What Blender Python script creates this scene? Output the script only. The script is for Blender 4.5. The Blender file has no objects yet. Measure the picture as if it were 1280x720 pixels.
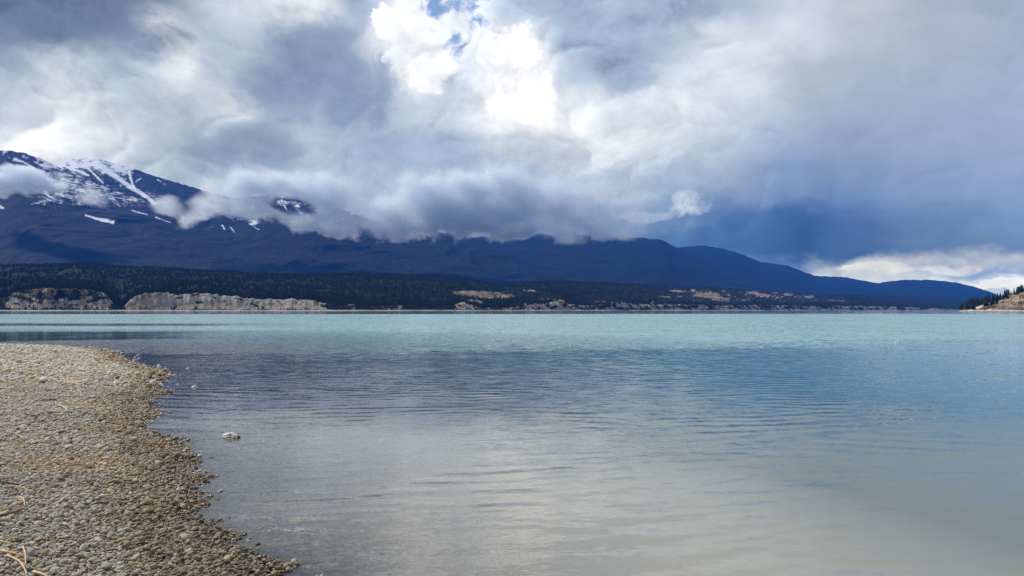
import bpy, bmesh, math, random
import numpy as np
from mathutils import Vector
R = math.radians
scene = bpy.context.scene
COL = scene.collection
F, HZ, EYE = 931.0, 387.5, 1.6          # focal length (px of a 1280 px frame), horizon row, eye height

# ------------------------------------------------------------------ camera
cam = bpy.data.cameras.new('camera')
cam.sensor_width = 36.0
cam.lens = 36.0 * F / 1280.0
cam.shift_y = (HZ - 360.0) / 1280.0
cam.clip_start, cam.clip_end = 0.1, 80000.0
cam_ob = bpy.data.objects.new('camera', cam)
COL.objects.link(cam_ob)
cam_ob.location = (0, 0, EYE)
cam_ob.rotation_euler = (R(90), 0, 0)
scene.camera = cam_ob

# ------------------------------------------------------------------ sun, exposure, sampling
SUN_AZ, SUN_EL = R(-60), R(39)           # azimuth from +Y towards +X
sdir = Vector((math.sin(SUN_AZ) * math.cos(SUN_EL), math.cos(SUN_AZ) * math.cos(SUN_EL), math.sin(SUN_EL)))
sun = bpy.data.lights.new('sun', 'SUN')
sun.energy, sun.angle, sun.color = 5.0, R(0.6), (1.0, 0.93, 0.82)
sun_ob = bpy.data.objects.new('sun', sun)
COL.objects.link(sun_ob)
sun_ob.rotation_euler = (-sdir).to_track_quat('-Z', 'Y').to_euler()
vs = scene.view_settings
vs.view_transform, vs.look, vs.gamma, vs.exposure = 'Standard', 'None', 1.0, 0.0
vs.use_curve_mapping = False
cy = scene.cycles
cy.use_denoising = True
cy.denoising_prefilter = 'NONE'
cy.sample_clamp_indirect = 1.5
cy.max_bounces, cy.diffuse_bounces, cy.glossy_bounces = 10, 2, 2
cy.transmission_bounces, cy.transparent_max_bounces, cy.volume_bounces = 2, 8, 8
cy.volume_max_steps = 128
cy.caustics_reflective = cy.caustics_refractive = False


# ------------------------------------------------------------------ node helper
class NT:
    def __init__(s, tree):
        s.t = tree
        tree.nodes.clear()

    def n(s, typ, **kw):
        nd = s.t.nodes.new(typ)
        for k, v in kw.items():
            setattr(nd, k, v)
        return nd

    def put(s, sock, v):
        if isinstance(v, bpy.types.NodeSocket):
            s.t.links.new(v, sock)
        elif v is not None:
            if hasattr(sock.default_value, '__len__') and not hasattr(v, '__len__'):
                v = (v,) * len(sock.default_value)
            if hasattr(v, '__len__') and len(sock.default_value) == 4 and len(v) == 3:
                v = tuple(v) + (1.0,)
            sock.default_value = v

    def m(s, op, a, b=None, c=None, clamp=False):
        nd = s.n('ShaderNodeMath', operation=op, use_clamp=clamp)
        for i, v in enumerate((a, b, c)):
            s.put(nd.inputs[i], v)
        return nd.outputs[0]

    def vm(s, op, a, b=None, scale=None):
        nd = s.n('ShaderNodeVectorMath', operation=op)
        s.put(nd.inputs[0], a)
        if b is not None:
            s.put(nd.inputs[1], b)
        if scale is not None:
            s.put(nd.inputs['Scale'], scale)
        return nd.outputs[1] if op in ('LENGTH', 'DOT_PRODUCT') else nd.outputs[0]

    def mix(s, f, a, b, typ='RGBA', blend='MIX'):
        nd = s.n('ShaderNodeMix', data_type=typ)
        if typ == 'RGBA':
            nd.blend_type = blend
            s.put(nd.inputs[0], f); s.put(nd.inputs[6], a); s.put(nd.inputs[7], b)
            return nd.outputs[2]
        s.put(nd.inputs[0], f); s.put(nd.inputs[2], a); s.put(nd.inputs[3], b)
        return nd.outputs[0]

    def ss(s, x, e0, e1):
        nd = s.n('ShaderNodeMapRange', interpolation_type='SMOOTHSTEP')
        s.put(nd.inputs[0], x); s.put(nd.inputs[1], e0); s.put(nd.inputs[2], e1)
        return nd.outputs[0]

    def noise(s, vec, scale, detail=4, rough=0.5, dist=0.0, col=False, lac=2.0):
        nd = s.n('ShaderNodeTexNoise')
        s.put(nd.inputs['Vector'], vec); s.put(nd.inputs['Scale'], scale)
        s.put(nd.inputs['Detail'], detail); s.put(nd.inputs['Roughness'], rough)
        s.put(nd.inputs['Distortion'], dist); s.put(nd.inputs['Lacunarity'], lac)
        return nd.outputs['Color' if col else 'Fac']

    def xyz(s, v):
        nd = s.n('ShaderNodeSeparateXYZ'); s.put(nd.inputs[0], v)
        return nd.outputs

    def comb(s, x, y, z):
        nd = s.n('ShaderNodeCombineXYZ')
        for i, v in enumerate((x, y, z)):
            s.put(nd.inputs[i], v)
        return nd.outputs[0]

    def ramp(s, f, stops, interp='LINEAR'):
        nd = s.n('ShaderNodeValToRGB')
        cr = nd.color_ramp
        cr.interpolation = interp
        while len(cr.elements) < len(stops):
            cr.elements.new(0.5)
        for e, (p, c) in zip(cr.elements, stops):
            e.position = p
            e.color = tuple(c) + ((1.0,) if len(c) == 3 else ())
        s.put(nd.inputs[0], f)
        return nd.outputs

    def attr(s, name, typ='GEOMETRY'):
        return s.n('ShaderNodeAttribute', attribute_name=name, attribute_type=typ).outputs


def lin(c):
    return tuple((v / 255 / 12.92) if v / 255 <= 0.04045 else ((v / 255 + 0.055) / 1.055) ** 2.4 for v in c)


HAZE_COL, HAZE_DENS, HAZE_TOP = (0.025, 0.23, 0.92), 3.0e-5, 2300.0

# ------------------------------------------------------------------ world: blue sky behind a deck of broken cloud
world = bpy.data.worlds.new('World')
scene.world = world
world.use_nodes = True
world.cycles.sampling_method, world.cycles.sample_map_resolution = 'MANUAL', 512
W = NT(world.node_tree)
D = W.n('ShaderNodeTexCoord').outputs['Generated']
sky = W.n('ShaderNodeTexSky', sky_type='NISHITA', sun_disc=False)
sky.sun_elevation, sky.sun_rotation = SUN_EL, SUN_AZ
sky.altitude, sky.air_density, sky.dust_density = 850, 1.0, 0.3
dx, dy, dz = W.xyz(D)
# wind-torn warp of the cloud pattern
Dw = W.vm('MULTIPLY', D, (1.0, 1.0, 1.35))
w1 = W.vm('SUBTRACT', W.noise(Dw, 5.0, 2, 0.5, col=True), (0.5, 0.5, 0.5))
w2 = W.vm('SUBTRACT', W.noise(Dw, 17.0, 4, 0.6, col=True), (0.5, 0.5, 0.5))
Pw = W.vm('ADD', W.vm('ADD', D, W.vm('SCALE', w1, scale=0.06)), W.vm('SCALE', w2, scale=0.05))
px_, py_, pz_ = W.xyz(Pw)
az = W.m('ARCTAN2', px_, py_)
rad = W.m('SQRT', W.m('ADD', W.m('MULTIPLY', px_, px_), W.m('MULTIPLY', py_, py_)))
vv = W.m('DIVIDE', pz_, W.m('MAXIMUM', py_, W.m('MULTIPLY', rad, 0.5)))
AZ0 = 0.8
tt = W.m('DIVIDE', W.m('ADD', az, AZ0), 2 * AZ0, clamp=True)


def paz(px):
    return (math.atan((px - 640) / F) + AZ0) / (2 * AZ0)


G = (176, 183, 196)
ROWS = [
    (-60, [(0, (140, 147, 162)), (250, (165, 172, 186)), (450, (190, 196, 206)), (640, (190, 198, 212)), (850, (175, 182, 198)), (1100, (188, 195, 210)), (1280, G)]),
    (5, [(0, (128, 134, 152)), (110, (118, 124, 142)), (200, (140, 146, 162)), (290, (210, 214, 222)), (390, (232, 236, 240)), (450, (172, 180, 195)),
         (510, (240, 244, 250)), (600, (225, 232, 244)), (650, (196, 208, 226)), (730, (172, 182, 200)), (800, (182, 190, 206)), (860, (150, 160, 182)), (930, (186, 195, 210)), (1000, (206, 211, 222)), (1080, (200, 206, 218)), (1200, (178, 187, 206)), (1280, (174, 184, 205))]),
    (50, [(0, (150, 156, 170)), (90, (136, 142, 158)), (170, (158, 165, 180)), (215, (232, 235, 238)), (270, (190, 196, 206)), (320, (200, 205, 214)), (360, (160, 166, 184)), (420, (172, 178, 196)),
          (480, (236, 239, 243)), (535, (232, 238, 245)), (600, (235, 240, 248)), (660, (230, 235, 243)), (730, (172, 182, 202)), (790, (168, 177, 196)), (850, (188, 196, 210)), (900, (214, 219, 227)), (980, (215, 220, 228)), (1080, (190, 198, 213)), (1200, (180, 189, 208)), (1280, (176, 186, 207))]),
    (95, [(0, (188, 193, 202)), (80, (212, 216, 221)), (160, (186, 192, 203)), (230, (228, 231, 235)), (280, (196, 201, 211)), (350, (150, 157, 176)), (420, (160, 167, 187)), (470, (192, 198, 211)),
          (515, (236, 239, 242)), (570, (215, 221, 231)), (630, (248, 249, 251)), (670, (252, 252, 252)), (730, (196, 204, 217)), (780, (168, 177, 196)), (850, (205, 212, 222)), (930, (218, 223, 230)), (1010, (186, 195, 211)), (1100, (180, 190, 210)), (1280, (176, 187, 209))]),
    (140, [(0, (205, 208, 214)), (70, (224, 226, 228)), (150, (200, 205, 211)), (220, (196, 201, 208)), (290, (216, 219, 223)), (340, (180, 186, 199)), (410, (184, 190, 205)), (480, (200, 206, 216)),
           (560, (205, 211, 221)), (620, (246, 247, 249)), (670, (252, 252, 252)), (720, (236, 239, 242)), (790, (214, 220, 227)), (850, (216, 221, 228)), (930, (206, 213, 222)), (1020, (178, 189, 209)), (1100, (172, 184, 208)), (1280, (172, 185, 210))]),
    (185, [(0, (240, 242, 243)), (60, (248, 249, 250)), (130, (218, 221, 225)), (200, (198, 203, 210)), (260, (172, 179, 191)), (330, (164, 171, 186)), (380, (190, 196, 206)), (480, (178, 186, 205)),
           (560, (184, 192, 210)), (640, (202, 206, 215)), (700, (210, 212, 219)), (760, (228, 232, 236)), (820, (214, 220, 226)), (900, (194, 202, 214)), (970, (172, 184, 205)), (1050, (160, 175, 204)), (1150, (164, 178, 207)), (1280, (166, 180, 208))]),
    (230, [(0, (236, 238, 240)), (120, (200, 205, 212)), (250, (188, 194, 203)), (330, (182, 189, 200)), (430, (182, 190, 205)), (560, (182, 190, 207)), (660, (184, 192, 208)), (740, (200, 206, 217)), (830, (180, 190, 206)), (900, (168, 179, 199)),
           (980, (140, 160, 194)), (1050, (126, 150, 190)), (1130, (144, 164, 200)), (1280, (154, 172, 205))]),
    (275, [(0, (190, 195, 205)), (300, (178, 187, 200)), (560, (152, 168, 192)), (660, (138, 158, 188)), (760, (124, 148, 184)), (850, (108, 138, 176)), (930, (88, 122, 168)), (1010, (72, 108, 158)), (1090, (90, 122, 168)), (1180, (122, 148, 182)), (1280, (136, 158, 188))]),
    (306, [(0, (170, 180, 195)), (560, (112, 140, 180)), (700, (92, 126, 174)), (850, (84, 120, 170)), (930, (74, 112, 164)), (1010, (64, 104, 156)), (1080, (84, 118, 164)), (1160, (112, 138, 172)), (1280, (124, 148, 180))]),
    (328, [(0, (170, 180, 195)), (700, (120, 145, 190)), (900, (96, 130, 182)), (1000, (112, 142, 188)), (1050, (180, 190, 204)), (1110, (206, 210, 214)), (1170, (192, 198, 208)), (1220, (196, 201, 211)), (1280, (190, 196, 208))]),
    (343, [(0, (170, 180, 195)), (900, (140, 165, 205)), (1040, (206, 211, 218)), (1110, (214, 216, 220)), (1160, (170, 186, 212)), (1220, (156, 178, 212)), (1280, (176, 192, 216))]),
    (358, [(0, (175, 185, 200)), (900, (170, 190, 220)), (1150, (210, 218, 228)), (1210, (226, 230, 234)), (1240, (190, 207, 230)), (1280, (232, 233, 233))]),
    (388, [(0, (185, 193, 205)), (1280, (190, 205, 222))]),
]
def cool(c, x=0):
    w = (0.3 if x > 1000 else 0.6 if x > 840 else 1.0) * min(1.0, max(0.0, (238 - (0.3 * c[0] + 0.6 * c[1] + 0.1 * c[2])) / 55)) * min(1.0, max(0.0, (c[0] - 60) / 70))
    if x > 1000:
        c = (c[0] - 5, c[1] - 6, c[2] - 11)
    return (c[0] - 20 * w, c[1] - 9 * w, c[2] - 3 * w)


def behind(c, y, x=0):                        # colour of the cloud itself, behind the haze
    ev = max(1e-4, (HZ - y) / F)
    T = math.exp(-HAZE_DENS * min(HAZE_TOP * math.hypot(1, ev) / ev, 18000))
    return tuple(max(0.015, (v - 0.64 * s * (1 - T)) / T) for v, s in zip(lin(cool(c, x)), HAZE_COL))


outs = []
for y, stops in ROWS:
    st = [(paz(x), behind(c, y, x)) for x, c in stops]
    st = [(0.0, lin(G))] + [(max(0.03, p), c) for p, c in st] + [(min(0.97, paz(1280) + 0.07), lin(G))]
    outs.append(((HZ - y) / F, W.ramp(tt, st, 'EASE')[0]))
base = outs[-1][1]
for i in range(len(outs) - 2, -1, -1):
    base = W.mix(W.ss(vv, outs[i + 1][0], outs[i][0]), base, outs[i][1])
# the same broken deck overhead and behind
gn = W.noise(Dw, 3.2, 5, 0.55)
deck = W.ramp(gn, [(0.30, lin((132, 139, 156))), (0.5, lin((186, 193, 205))), (0.68, lin((236, 239, 243)))], 'EASE')[0]
away = W.m('MAXIMUM', W.ss(vv, 0.40, 0.62), W.ss(W.m('ABSOLUTE', az), 0.62, 0.80))
base = W.mix(away, base, deck)
# billow detail: lumpy fine structure, lit from the sun side
def billow(vec):
    nd = W.n('ShaderNodeTexNoise', noise_type='RIDGED_MULTIFRACTAL', normalize=False)
    W.put(nd.inputs['Vector'], vec)
    for k, v in (('Scale', 15.0), ('Detail', 5.0), ('Roughness', 0.56), ('Lacunarity', 2.1), ('Offset', 0.8), ('Gain', 1.2)):
        nd.inputs[k].default_value = v
    return W.m('SUBTRACT', 1.0, W.m('MULTIPLY', nd.outputs[0], 0.5))


Dq = W.vm('ADD', W.vm('ADD', Dw, W.vm('SCALE', w1, scale=0.10)), W.vm('SCALE', w2, scale=0.03))
b0 = billow(Dq)
b1 = billow(W.vm('ADD', Dq, (-0.005, 0.0, 0.008)))
f0 = W.noise(Dq, 24.0, 6, 0.60)
relief = W.m('MAXIMUM', W.m('MINIMUM', W.m('SUBTRACT', b0, b1), 0.25), -0.25)
calm = W.mix(W.m('MULTIPLY', W.ss(az, 0.20, 0.42), W.ss(vv, 0.068, 0.10)), 1.0, 0.35, 'FLOAT')
det = W.m('ADD', W.m('MULTIPLY', W.m('SUBTRACT', f0, 0.5), 0.85), W.m('MULTIPLY', relief, W.m('MULTIPLY_ADD', W.ss(gn, 0.42, 0.58), 0.55, 0.35)))
lump = W.m('ADD', W.m('MULTIPLY', W.m('SUBTRACT', f0, 0.5), 3.4), W.m('MULTIPLY', W.m('SUBTRACT', b0, 0.55), 0.7))
# nearer cumulus masses in their own shade: crisp lumpy tops against the brighter deck
ux, uy, uz = W.xyz(W.vm('ADD', D, W.vm('SCALE', w2, scale=0.03)))
uaz = W.m('ARCTAN2', ux, uy)
uv = W.m('DIVIDE', uz, W.m('MAXIMUM', uy, 0.3))


def puffs(lst):
    F_ = None
    for (gx, gy, sx_, sy_) in lst:
        ex = W.m('POWER', W.m('DIVIDE', W.m('SUBTRACT', uaz, math.atan((gx - 640) / F)), sx_ / F), 2.0)
        ey = W.m('POWER', W.m('DIVIDE', W.m('SUBTRACT', uv, (HZ - gy) / F), sy_ / F), 2.0)
        g = W.m('SUBTRACT', 1.0, W.m('ADD', ex, ey))
        F_ = g if F_ is None else W.m('MAXIMUM', F_, g)
    return F_


for lst, colr, w, k in [([(395, 86, 92, 58), (455, 128, 60, 40), (330, 105, 45, 36)], (156, 163, 182), 0.75, 0.92),
                        ([(60, 18, 165, 50), (205, 52, 40, 30)], (131, 138, 156), 1.0, 0.9),
                        ([(300, 196, 78, 26), (250, 186, 36, 18)], (162, 169, 184), 0.6, 0.85),
                        ([(770, 52, 78, 62), (740, 5, 90, 40), (870, -8, 60, 28)], (180, 187, 204), 1.0, 0.85),
                        ([(690, 192, 58, 26), (645, 182, 40, 20)], (196, 199, 208), 0.55, 0.75),
                        ([(1060, 212, 80, 40), (960, 238, 60, 26)], (142, 160, 194), 1.2, 0.7)]:
    mk = W.m('MULTIPLY', W.ss(W.m('ADD', puffs(lst), lump), -0.1, -0.1 + 1.7 * w), k)
    base = W.mix(mk, base, tuple(v * 1.03 for v in behind(colr, lst[0][1], lst[0][0])))
for lst, colr, w, k in [([(516, 62, 30, 44), (540, 92, 34, 26), (492, 30, 22, 24)], (240, 242, 245), 0.5, 0.75),
                        ([(658, 118, 42, 34), (640, 60, 30, 34)], (253, 253, 253), 0.8, 0.8),
                        ([(862, 256, 26, 14)], (208, 214, 224), 1.5, 0.75), ([(748, 246, 44, 10), (800, 268, 40, 8)], (200, 206, 217), 1.2, 0.5),
                        ([(1105, 334, 48, 8), (1205, 336, 55, 7)], (226, 226, 224), 0.8, 0.6), ([(1265, 358, 40, 8)], (238, 238, 236), 0.5, 0.8)]:
    mk = W.m('MULTIPLY', W.ss(W.m('ADD', puffs(lst), W.m('MULTIPLY', lump, 1.2)), 0.05, 0.05 + w), k)
    base = W.mix(mk, base, tuple(v * 1.04 for v in behind(colr, lst[0][1], lst[0][0])))
det = W.m('ADD', 1.0, W.m('MULTIPLY', det, calm))
lum = W.vm('DOT_PRODUCT', base, (0.2126, 0.7152, 0.0722))
gain = W.m('POWER', W.m('DIVIDE', W.m('MAXIMUM', lum, 0.02), 0.50), 0.11)      # light masses lighter, shaded masses deeper
cloud = W.vm('SCALE', base, scale=W.m('MULTIPLY', det, gain))
# breaks in the deck where the blue shows
gap = puffs([(556, 4, 50, 22), (600, 8, 24, 28), (566, 52, 16, 34)])
gap = W.m('SUBTRACT', gap, W.m('MULTIPLY', lump, 1.7))
gapm = W.m('MULTIPLY', W.ss(gap, 0.0, 1.1), 0.95)
gapm = W.m('MAXIMUM', gapm, W.m('MULTIPLY', W.m('MULTIPLY', away, W.ss(gn, 0.36, 0.28)), 0.9))
bg1 = W.n('ShaderNodeBackground'); W.put(bg1.inputs[0], sky.outputs[0]); bg1.inputs[1].default_value = 0.13
bg2 = W.n('ShaderNodeBackground'); W.put(bg2.inputs[0], cloud); bg2.inputs[1].default_value = 1.0
mx = W.n('ShaderNodeMixShader')
W.put(mx.inputs[0], gapm); W.put(mx.inputs[1], bg2.outputs[0]); W.put(mx.inputs[2], bg1.outputs[0])
wo = W.n('ShaderNodeOutputWorld')
W.put(wo.inputs[0], mx.outputs[0])

# ------------------------------------------------------------------ numpy noise
_rng = np.random.RandomState(7)
_perm = _rng.permutation(1024)
_perm = np.concatenate([_perm, _perm])
_ang = _rng.rand(1024) * 2 * np.pi
_gx, _gy = np.cos(_ang), np.sin(_ang)


def perlin(x, y):
    xi, yi = np.floor(x).astype(np.int64), np.floor(y).astype(np.int64)
    xf, yf = x - xi, y - yi

    def g(ix, iy, fx, fy):
        h = _perm[_perm[ix & 1023] + (iy & 1023)]
        return _gx[h] * fx + _gy[h] * fy
    u = xf * xf * xf * (xf * (xf * 6 - 15) + 10)
    v = yf * yf * yf * (yf * (yf * 6 - 15) + 10)
    a = g(xi, yi, xf, yf) * (1 - u) + g(xi + 1, yi, xf - 1, yf) * u
    b = g(xi, yi + 1, xf, yf - 1) * (1 - u) + g(xi + 1, yi + 1, xf - 1, yf - 1) * u
    return (a * (1 - v) + b * v) * 1.5


def fbm(x, y, o=5, gain=0.5):
    s, a = 0, 1.0
    for i in range(o):
        s = s + a * perlin(x * 2 ** i + 17.3 * i, y * 2 ** i - 9.1 * i)
        a *= gain
    return s


def ridged(x, y, o=5, gain=0.5):
    s, a = 0, 1.0
    for i in range(o):
        s = s + a * (1 - 2 * np.abs(perlin(x * 2 ** i + 31.7 * i, y * 2 ** i + 5.9 * i)))
        a *= gain
    return s


def sstep(x, a, b):
    t = np.clip((x - a) / (b - a), 0, 1)
    return t * t * (3 - 2 * t)


def curve(pts, x):
    p = np.array(pts, float)
    # smooth (monotone cubic-like) interpolation: linear then box filtered
    xs = np.linspace(p[0, 0], p[-1, 0], 4000)
    ys = np.interp(xs, p[:, 0], p[:, 1])
    k = max(3, int(4000 * 7 / (p[-1, 0] - p[0, 0])))
    ker = np.hanning(k + 2)[1:-1]; ker /= ker.sum()
    ys = np.convolve(np.pad(ys, k, mode='edge'), ker, 'same')[k:-k]
    return np.interp(x, xs, ys)


# ------------------------------------------------------------------ mesh helpers
def tag(o, label=None, cat=None, group=None, kind=None):
    for k, v in (('label', label), ('category', cat), ('group', group), ('kind', kind)):
        if v:
            o[k] = v
    return o


def link(name, me, mat=None, parent=None, smooth=True):
    if mat is not None and not me.materials:
        me.materials.append(mat)
    if smooth:
        me.polygons.foreach_set('use_smooth', [True] * len(me.polygons))
    o = bpy.data.objects.new(name, me)
    COL.objects.link(o)
    if parent is not None:
        o.parent = parent
    return o


def grid_mesh(name, X, Y, Z, attrs=None):
    nv, nu = X.shape
    co = np.stack([X, Y, Z], -1).reshape(-1, 3).astype(np.float32)
    i = np.arange(nv * nu).reshape(nv, nu)
    q = np.stack([i[:-1, :-1], i[:-1, 1:], i[1:, 1:], i[1:, :-1]], -1).reshape(-1, 4)
    me = bpy.data.meshes.new(name)
    me.vertices.add(len(co)); me.vertices.foreach_set('co', co.ravel())
    me.loops.add(q.size); me.loops.foreach_set('vertex_index', q.ravel().astype(np.int32))
    me.polygons.add(len(q)); me.polygons.foreach_set('loop_start', np.arange(0, q.size, 4, dtype=np.int32))
    me.update(calc_edges=True)
    for k, a in (attrs or {}).items():
        at = me.attributes.new(k, 'FLOAT', 'POINT')
        at.data.foreach_set('value', a.reshape(-1).astype(np.float32))
    return me


def new_mat(name):
    m = bpy.data.materials.new(name)
    m.use_nodes = True
    return m, NT(m.node_tree)


def principled(N, col, rough=0.9, normal=None, spec=0.2):
    b = N.n('ShaderNodeBsdfPrincipled')
    N.put(b.inputs['Base Color'], col); N.put(b.inputs['Roughness'], rough)
    b.inputs['Specular IOR Level'].default_value = spec
    if normal is not None:
        N.put(b.inputs['Normal'], normal)
    o = N.n('ShaderNodeOutputMaterial')
    N.put(o.inputs[0], b.outputs[0])
    return b


def bump(N, h, dist, strength=1.0):
    b = N.n('ShaderNodeBump')
    N.put(b.inputs['Height'], h); N.put(b.inputs['Distance'], dist); N.put(b.inputs['Strength'], strength)
    return b.outputs[0]


# ------------------------------------------------------------------ materials of the setting
def mat_gravel():
    m, N = new_mat('gravel_bed')
    p = N.n('ShaderNodeNewGeometry').outputs['Position']
    v = N.n('ShaderNodeTexVoronoi'); N.put(v.inputs['Vector'], p); v.inputs['Scale'].default_value = 26
    tone = N.ramp(N.xyz(v.outputs['Color'])[0], [(0, (0.16, 0.145, 0.115)), (0.5, (0.42, 0.40, 0.34)), (1, (0.68, 0.65, 0.58))])[0]
    big = N.noise(p, 0.9, 4, 0.6)
    col = N.mix(N.ss(big, 0.4, 0.65), tone, N.mix(0.5, tone, (0.20, 0.16, 0.09)))
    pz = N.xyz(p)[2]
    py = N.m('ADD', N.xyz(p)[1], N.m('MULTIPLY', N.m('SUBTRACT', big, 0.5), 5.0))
    col = N.mix(N.ss(py, 9.0, 15.0), col, N.mix(1.0, col, (0.30, 0.30, 0.29), blend='MULTIPLY'))  # bed painted darker farther out, standing in for the mountain's dark reflection
    col = N.mix(N.ss(pz, -0.06, -0.005), col, N.mix(0.75, N.mix(1.0, col, (0.35, 0.33, 0.30), blend='MULTIPLY'), (0.10, 0.085, 0.07)))
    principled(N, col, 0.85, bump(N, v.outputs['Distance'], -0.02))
    return m


def mat_rock_forest(name, forest, forest2, rock, snow=True):
    m, N = new_mat(name)
    p = N.n('ShaderNodeNewGeometry').outputs['Position']
    n1 = N.noise(p, 0.0022, 6, 0.6)
    n2 = N.noise(N.vm('MULTIPLY', p, (1, 1, 2.2)), 0.012, 5, 0.65)
    c = N.mix(N.ss(n1, 0.35, 0.65), forest, forest2)
    c = N.mix(N.m('MULTIPLY', N.ss(n2, 0.54, 0.70), 0.5), c, rock)
    n3 = N.noise(N.vm('MULTIPLY', p, (1, 1, 1.6)), 0.034, 3, 0.7)
    c = N.mix(N.m('MULTIPLY', N.ss(n3, 0.50, 0.66), 0.55), c, N.mix(0.5, rock, forest2))
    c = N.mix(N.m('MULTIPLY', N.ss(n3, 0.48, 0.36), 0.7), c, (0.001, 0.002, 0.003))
    c = N.mix(N.attr('brown')[2], c, (0.05, 0.028, 0.022))
    if snow:
        sn = N.m('ADD', N.attr('snow')[2], N.m('MULTIPLY', N.m('SUBTRACT', n2, 0.5), 1.3))
        sn = N.m('ADD', sn, N.m('MULTIPLY', N.m('SUBTRACT', N.noise(p, 0.045, 4, 0.7), 0.5), 1.3))
        c = N.mix(N.ss(sn, 0.40, 0.78), c, (0.74, 0.77, 0.82))
    principled(N, c, 0.95, bump(N, N.noise(p, 0.02, 4, 0.6), 9.0, 0.6), 0.05)
    return m


def mat_shore():
    m, N = new_mat('shore_hills')
    p = N.n('ShaderNodeNewGeometry').outputs['Position']
    n1 = N.noise(p, 0.02, 6, 0.62)
    n2 = N.noise(N.vm('MULTIPLY', p, (1.0, 1.0, 0.28)), 0.09, 5, 0.6)
    fl = N.mix(N.ss(n1, 0.38, 0.62), (0.010, 0.014, 0.010), (0.020, 0.023, 0.016))
    silt = N.ramp(n2, [(0.3, (0.11, 0.10, 0.095)), (0.48, (0.23, 0.215, 0.20)), (0.66, (0.40, 0.375, 0.34))])[0]
    grass = N.mix(N.ss(n1, 0.4, 0.6), (0.10, 0.078, 0.058), (0.27, 0.22, 0.16))
    c = N.mix(N.ss(N.m('ADD', N.attr('grass')[2], N.m('MULTIPLY', N.m('SUBTRACT', n1, 0.5), 0.55)), 0.40, 0.60), fl, grass)
    tal = N.ramp(n1, [(0.3, (0.20, 0.17, 0.135)), (0.7, (0.36, 0.31, 0.25))])[0]
    silt = N.mix(N.m('MULTIPLY', N.attr('talus')[2], 0.8), silt, tal)
    c = N.mix(N.ss(N.m('ADD', N.attr('cliff')[2], N.m('MULTIPLY', N.m('SUBTRACT', n2, 0.5), 0.8)), 0.42, 0.58), c, silt)
    c = N.mix(N.attr('strand')[2], c, (0.50, 0.47, 0.42))
    principled(N, c, 0.95, bump(N, N.m('ADD', n1, n2), 7.0, 0.8), 0.05)
    return m


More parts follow.
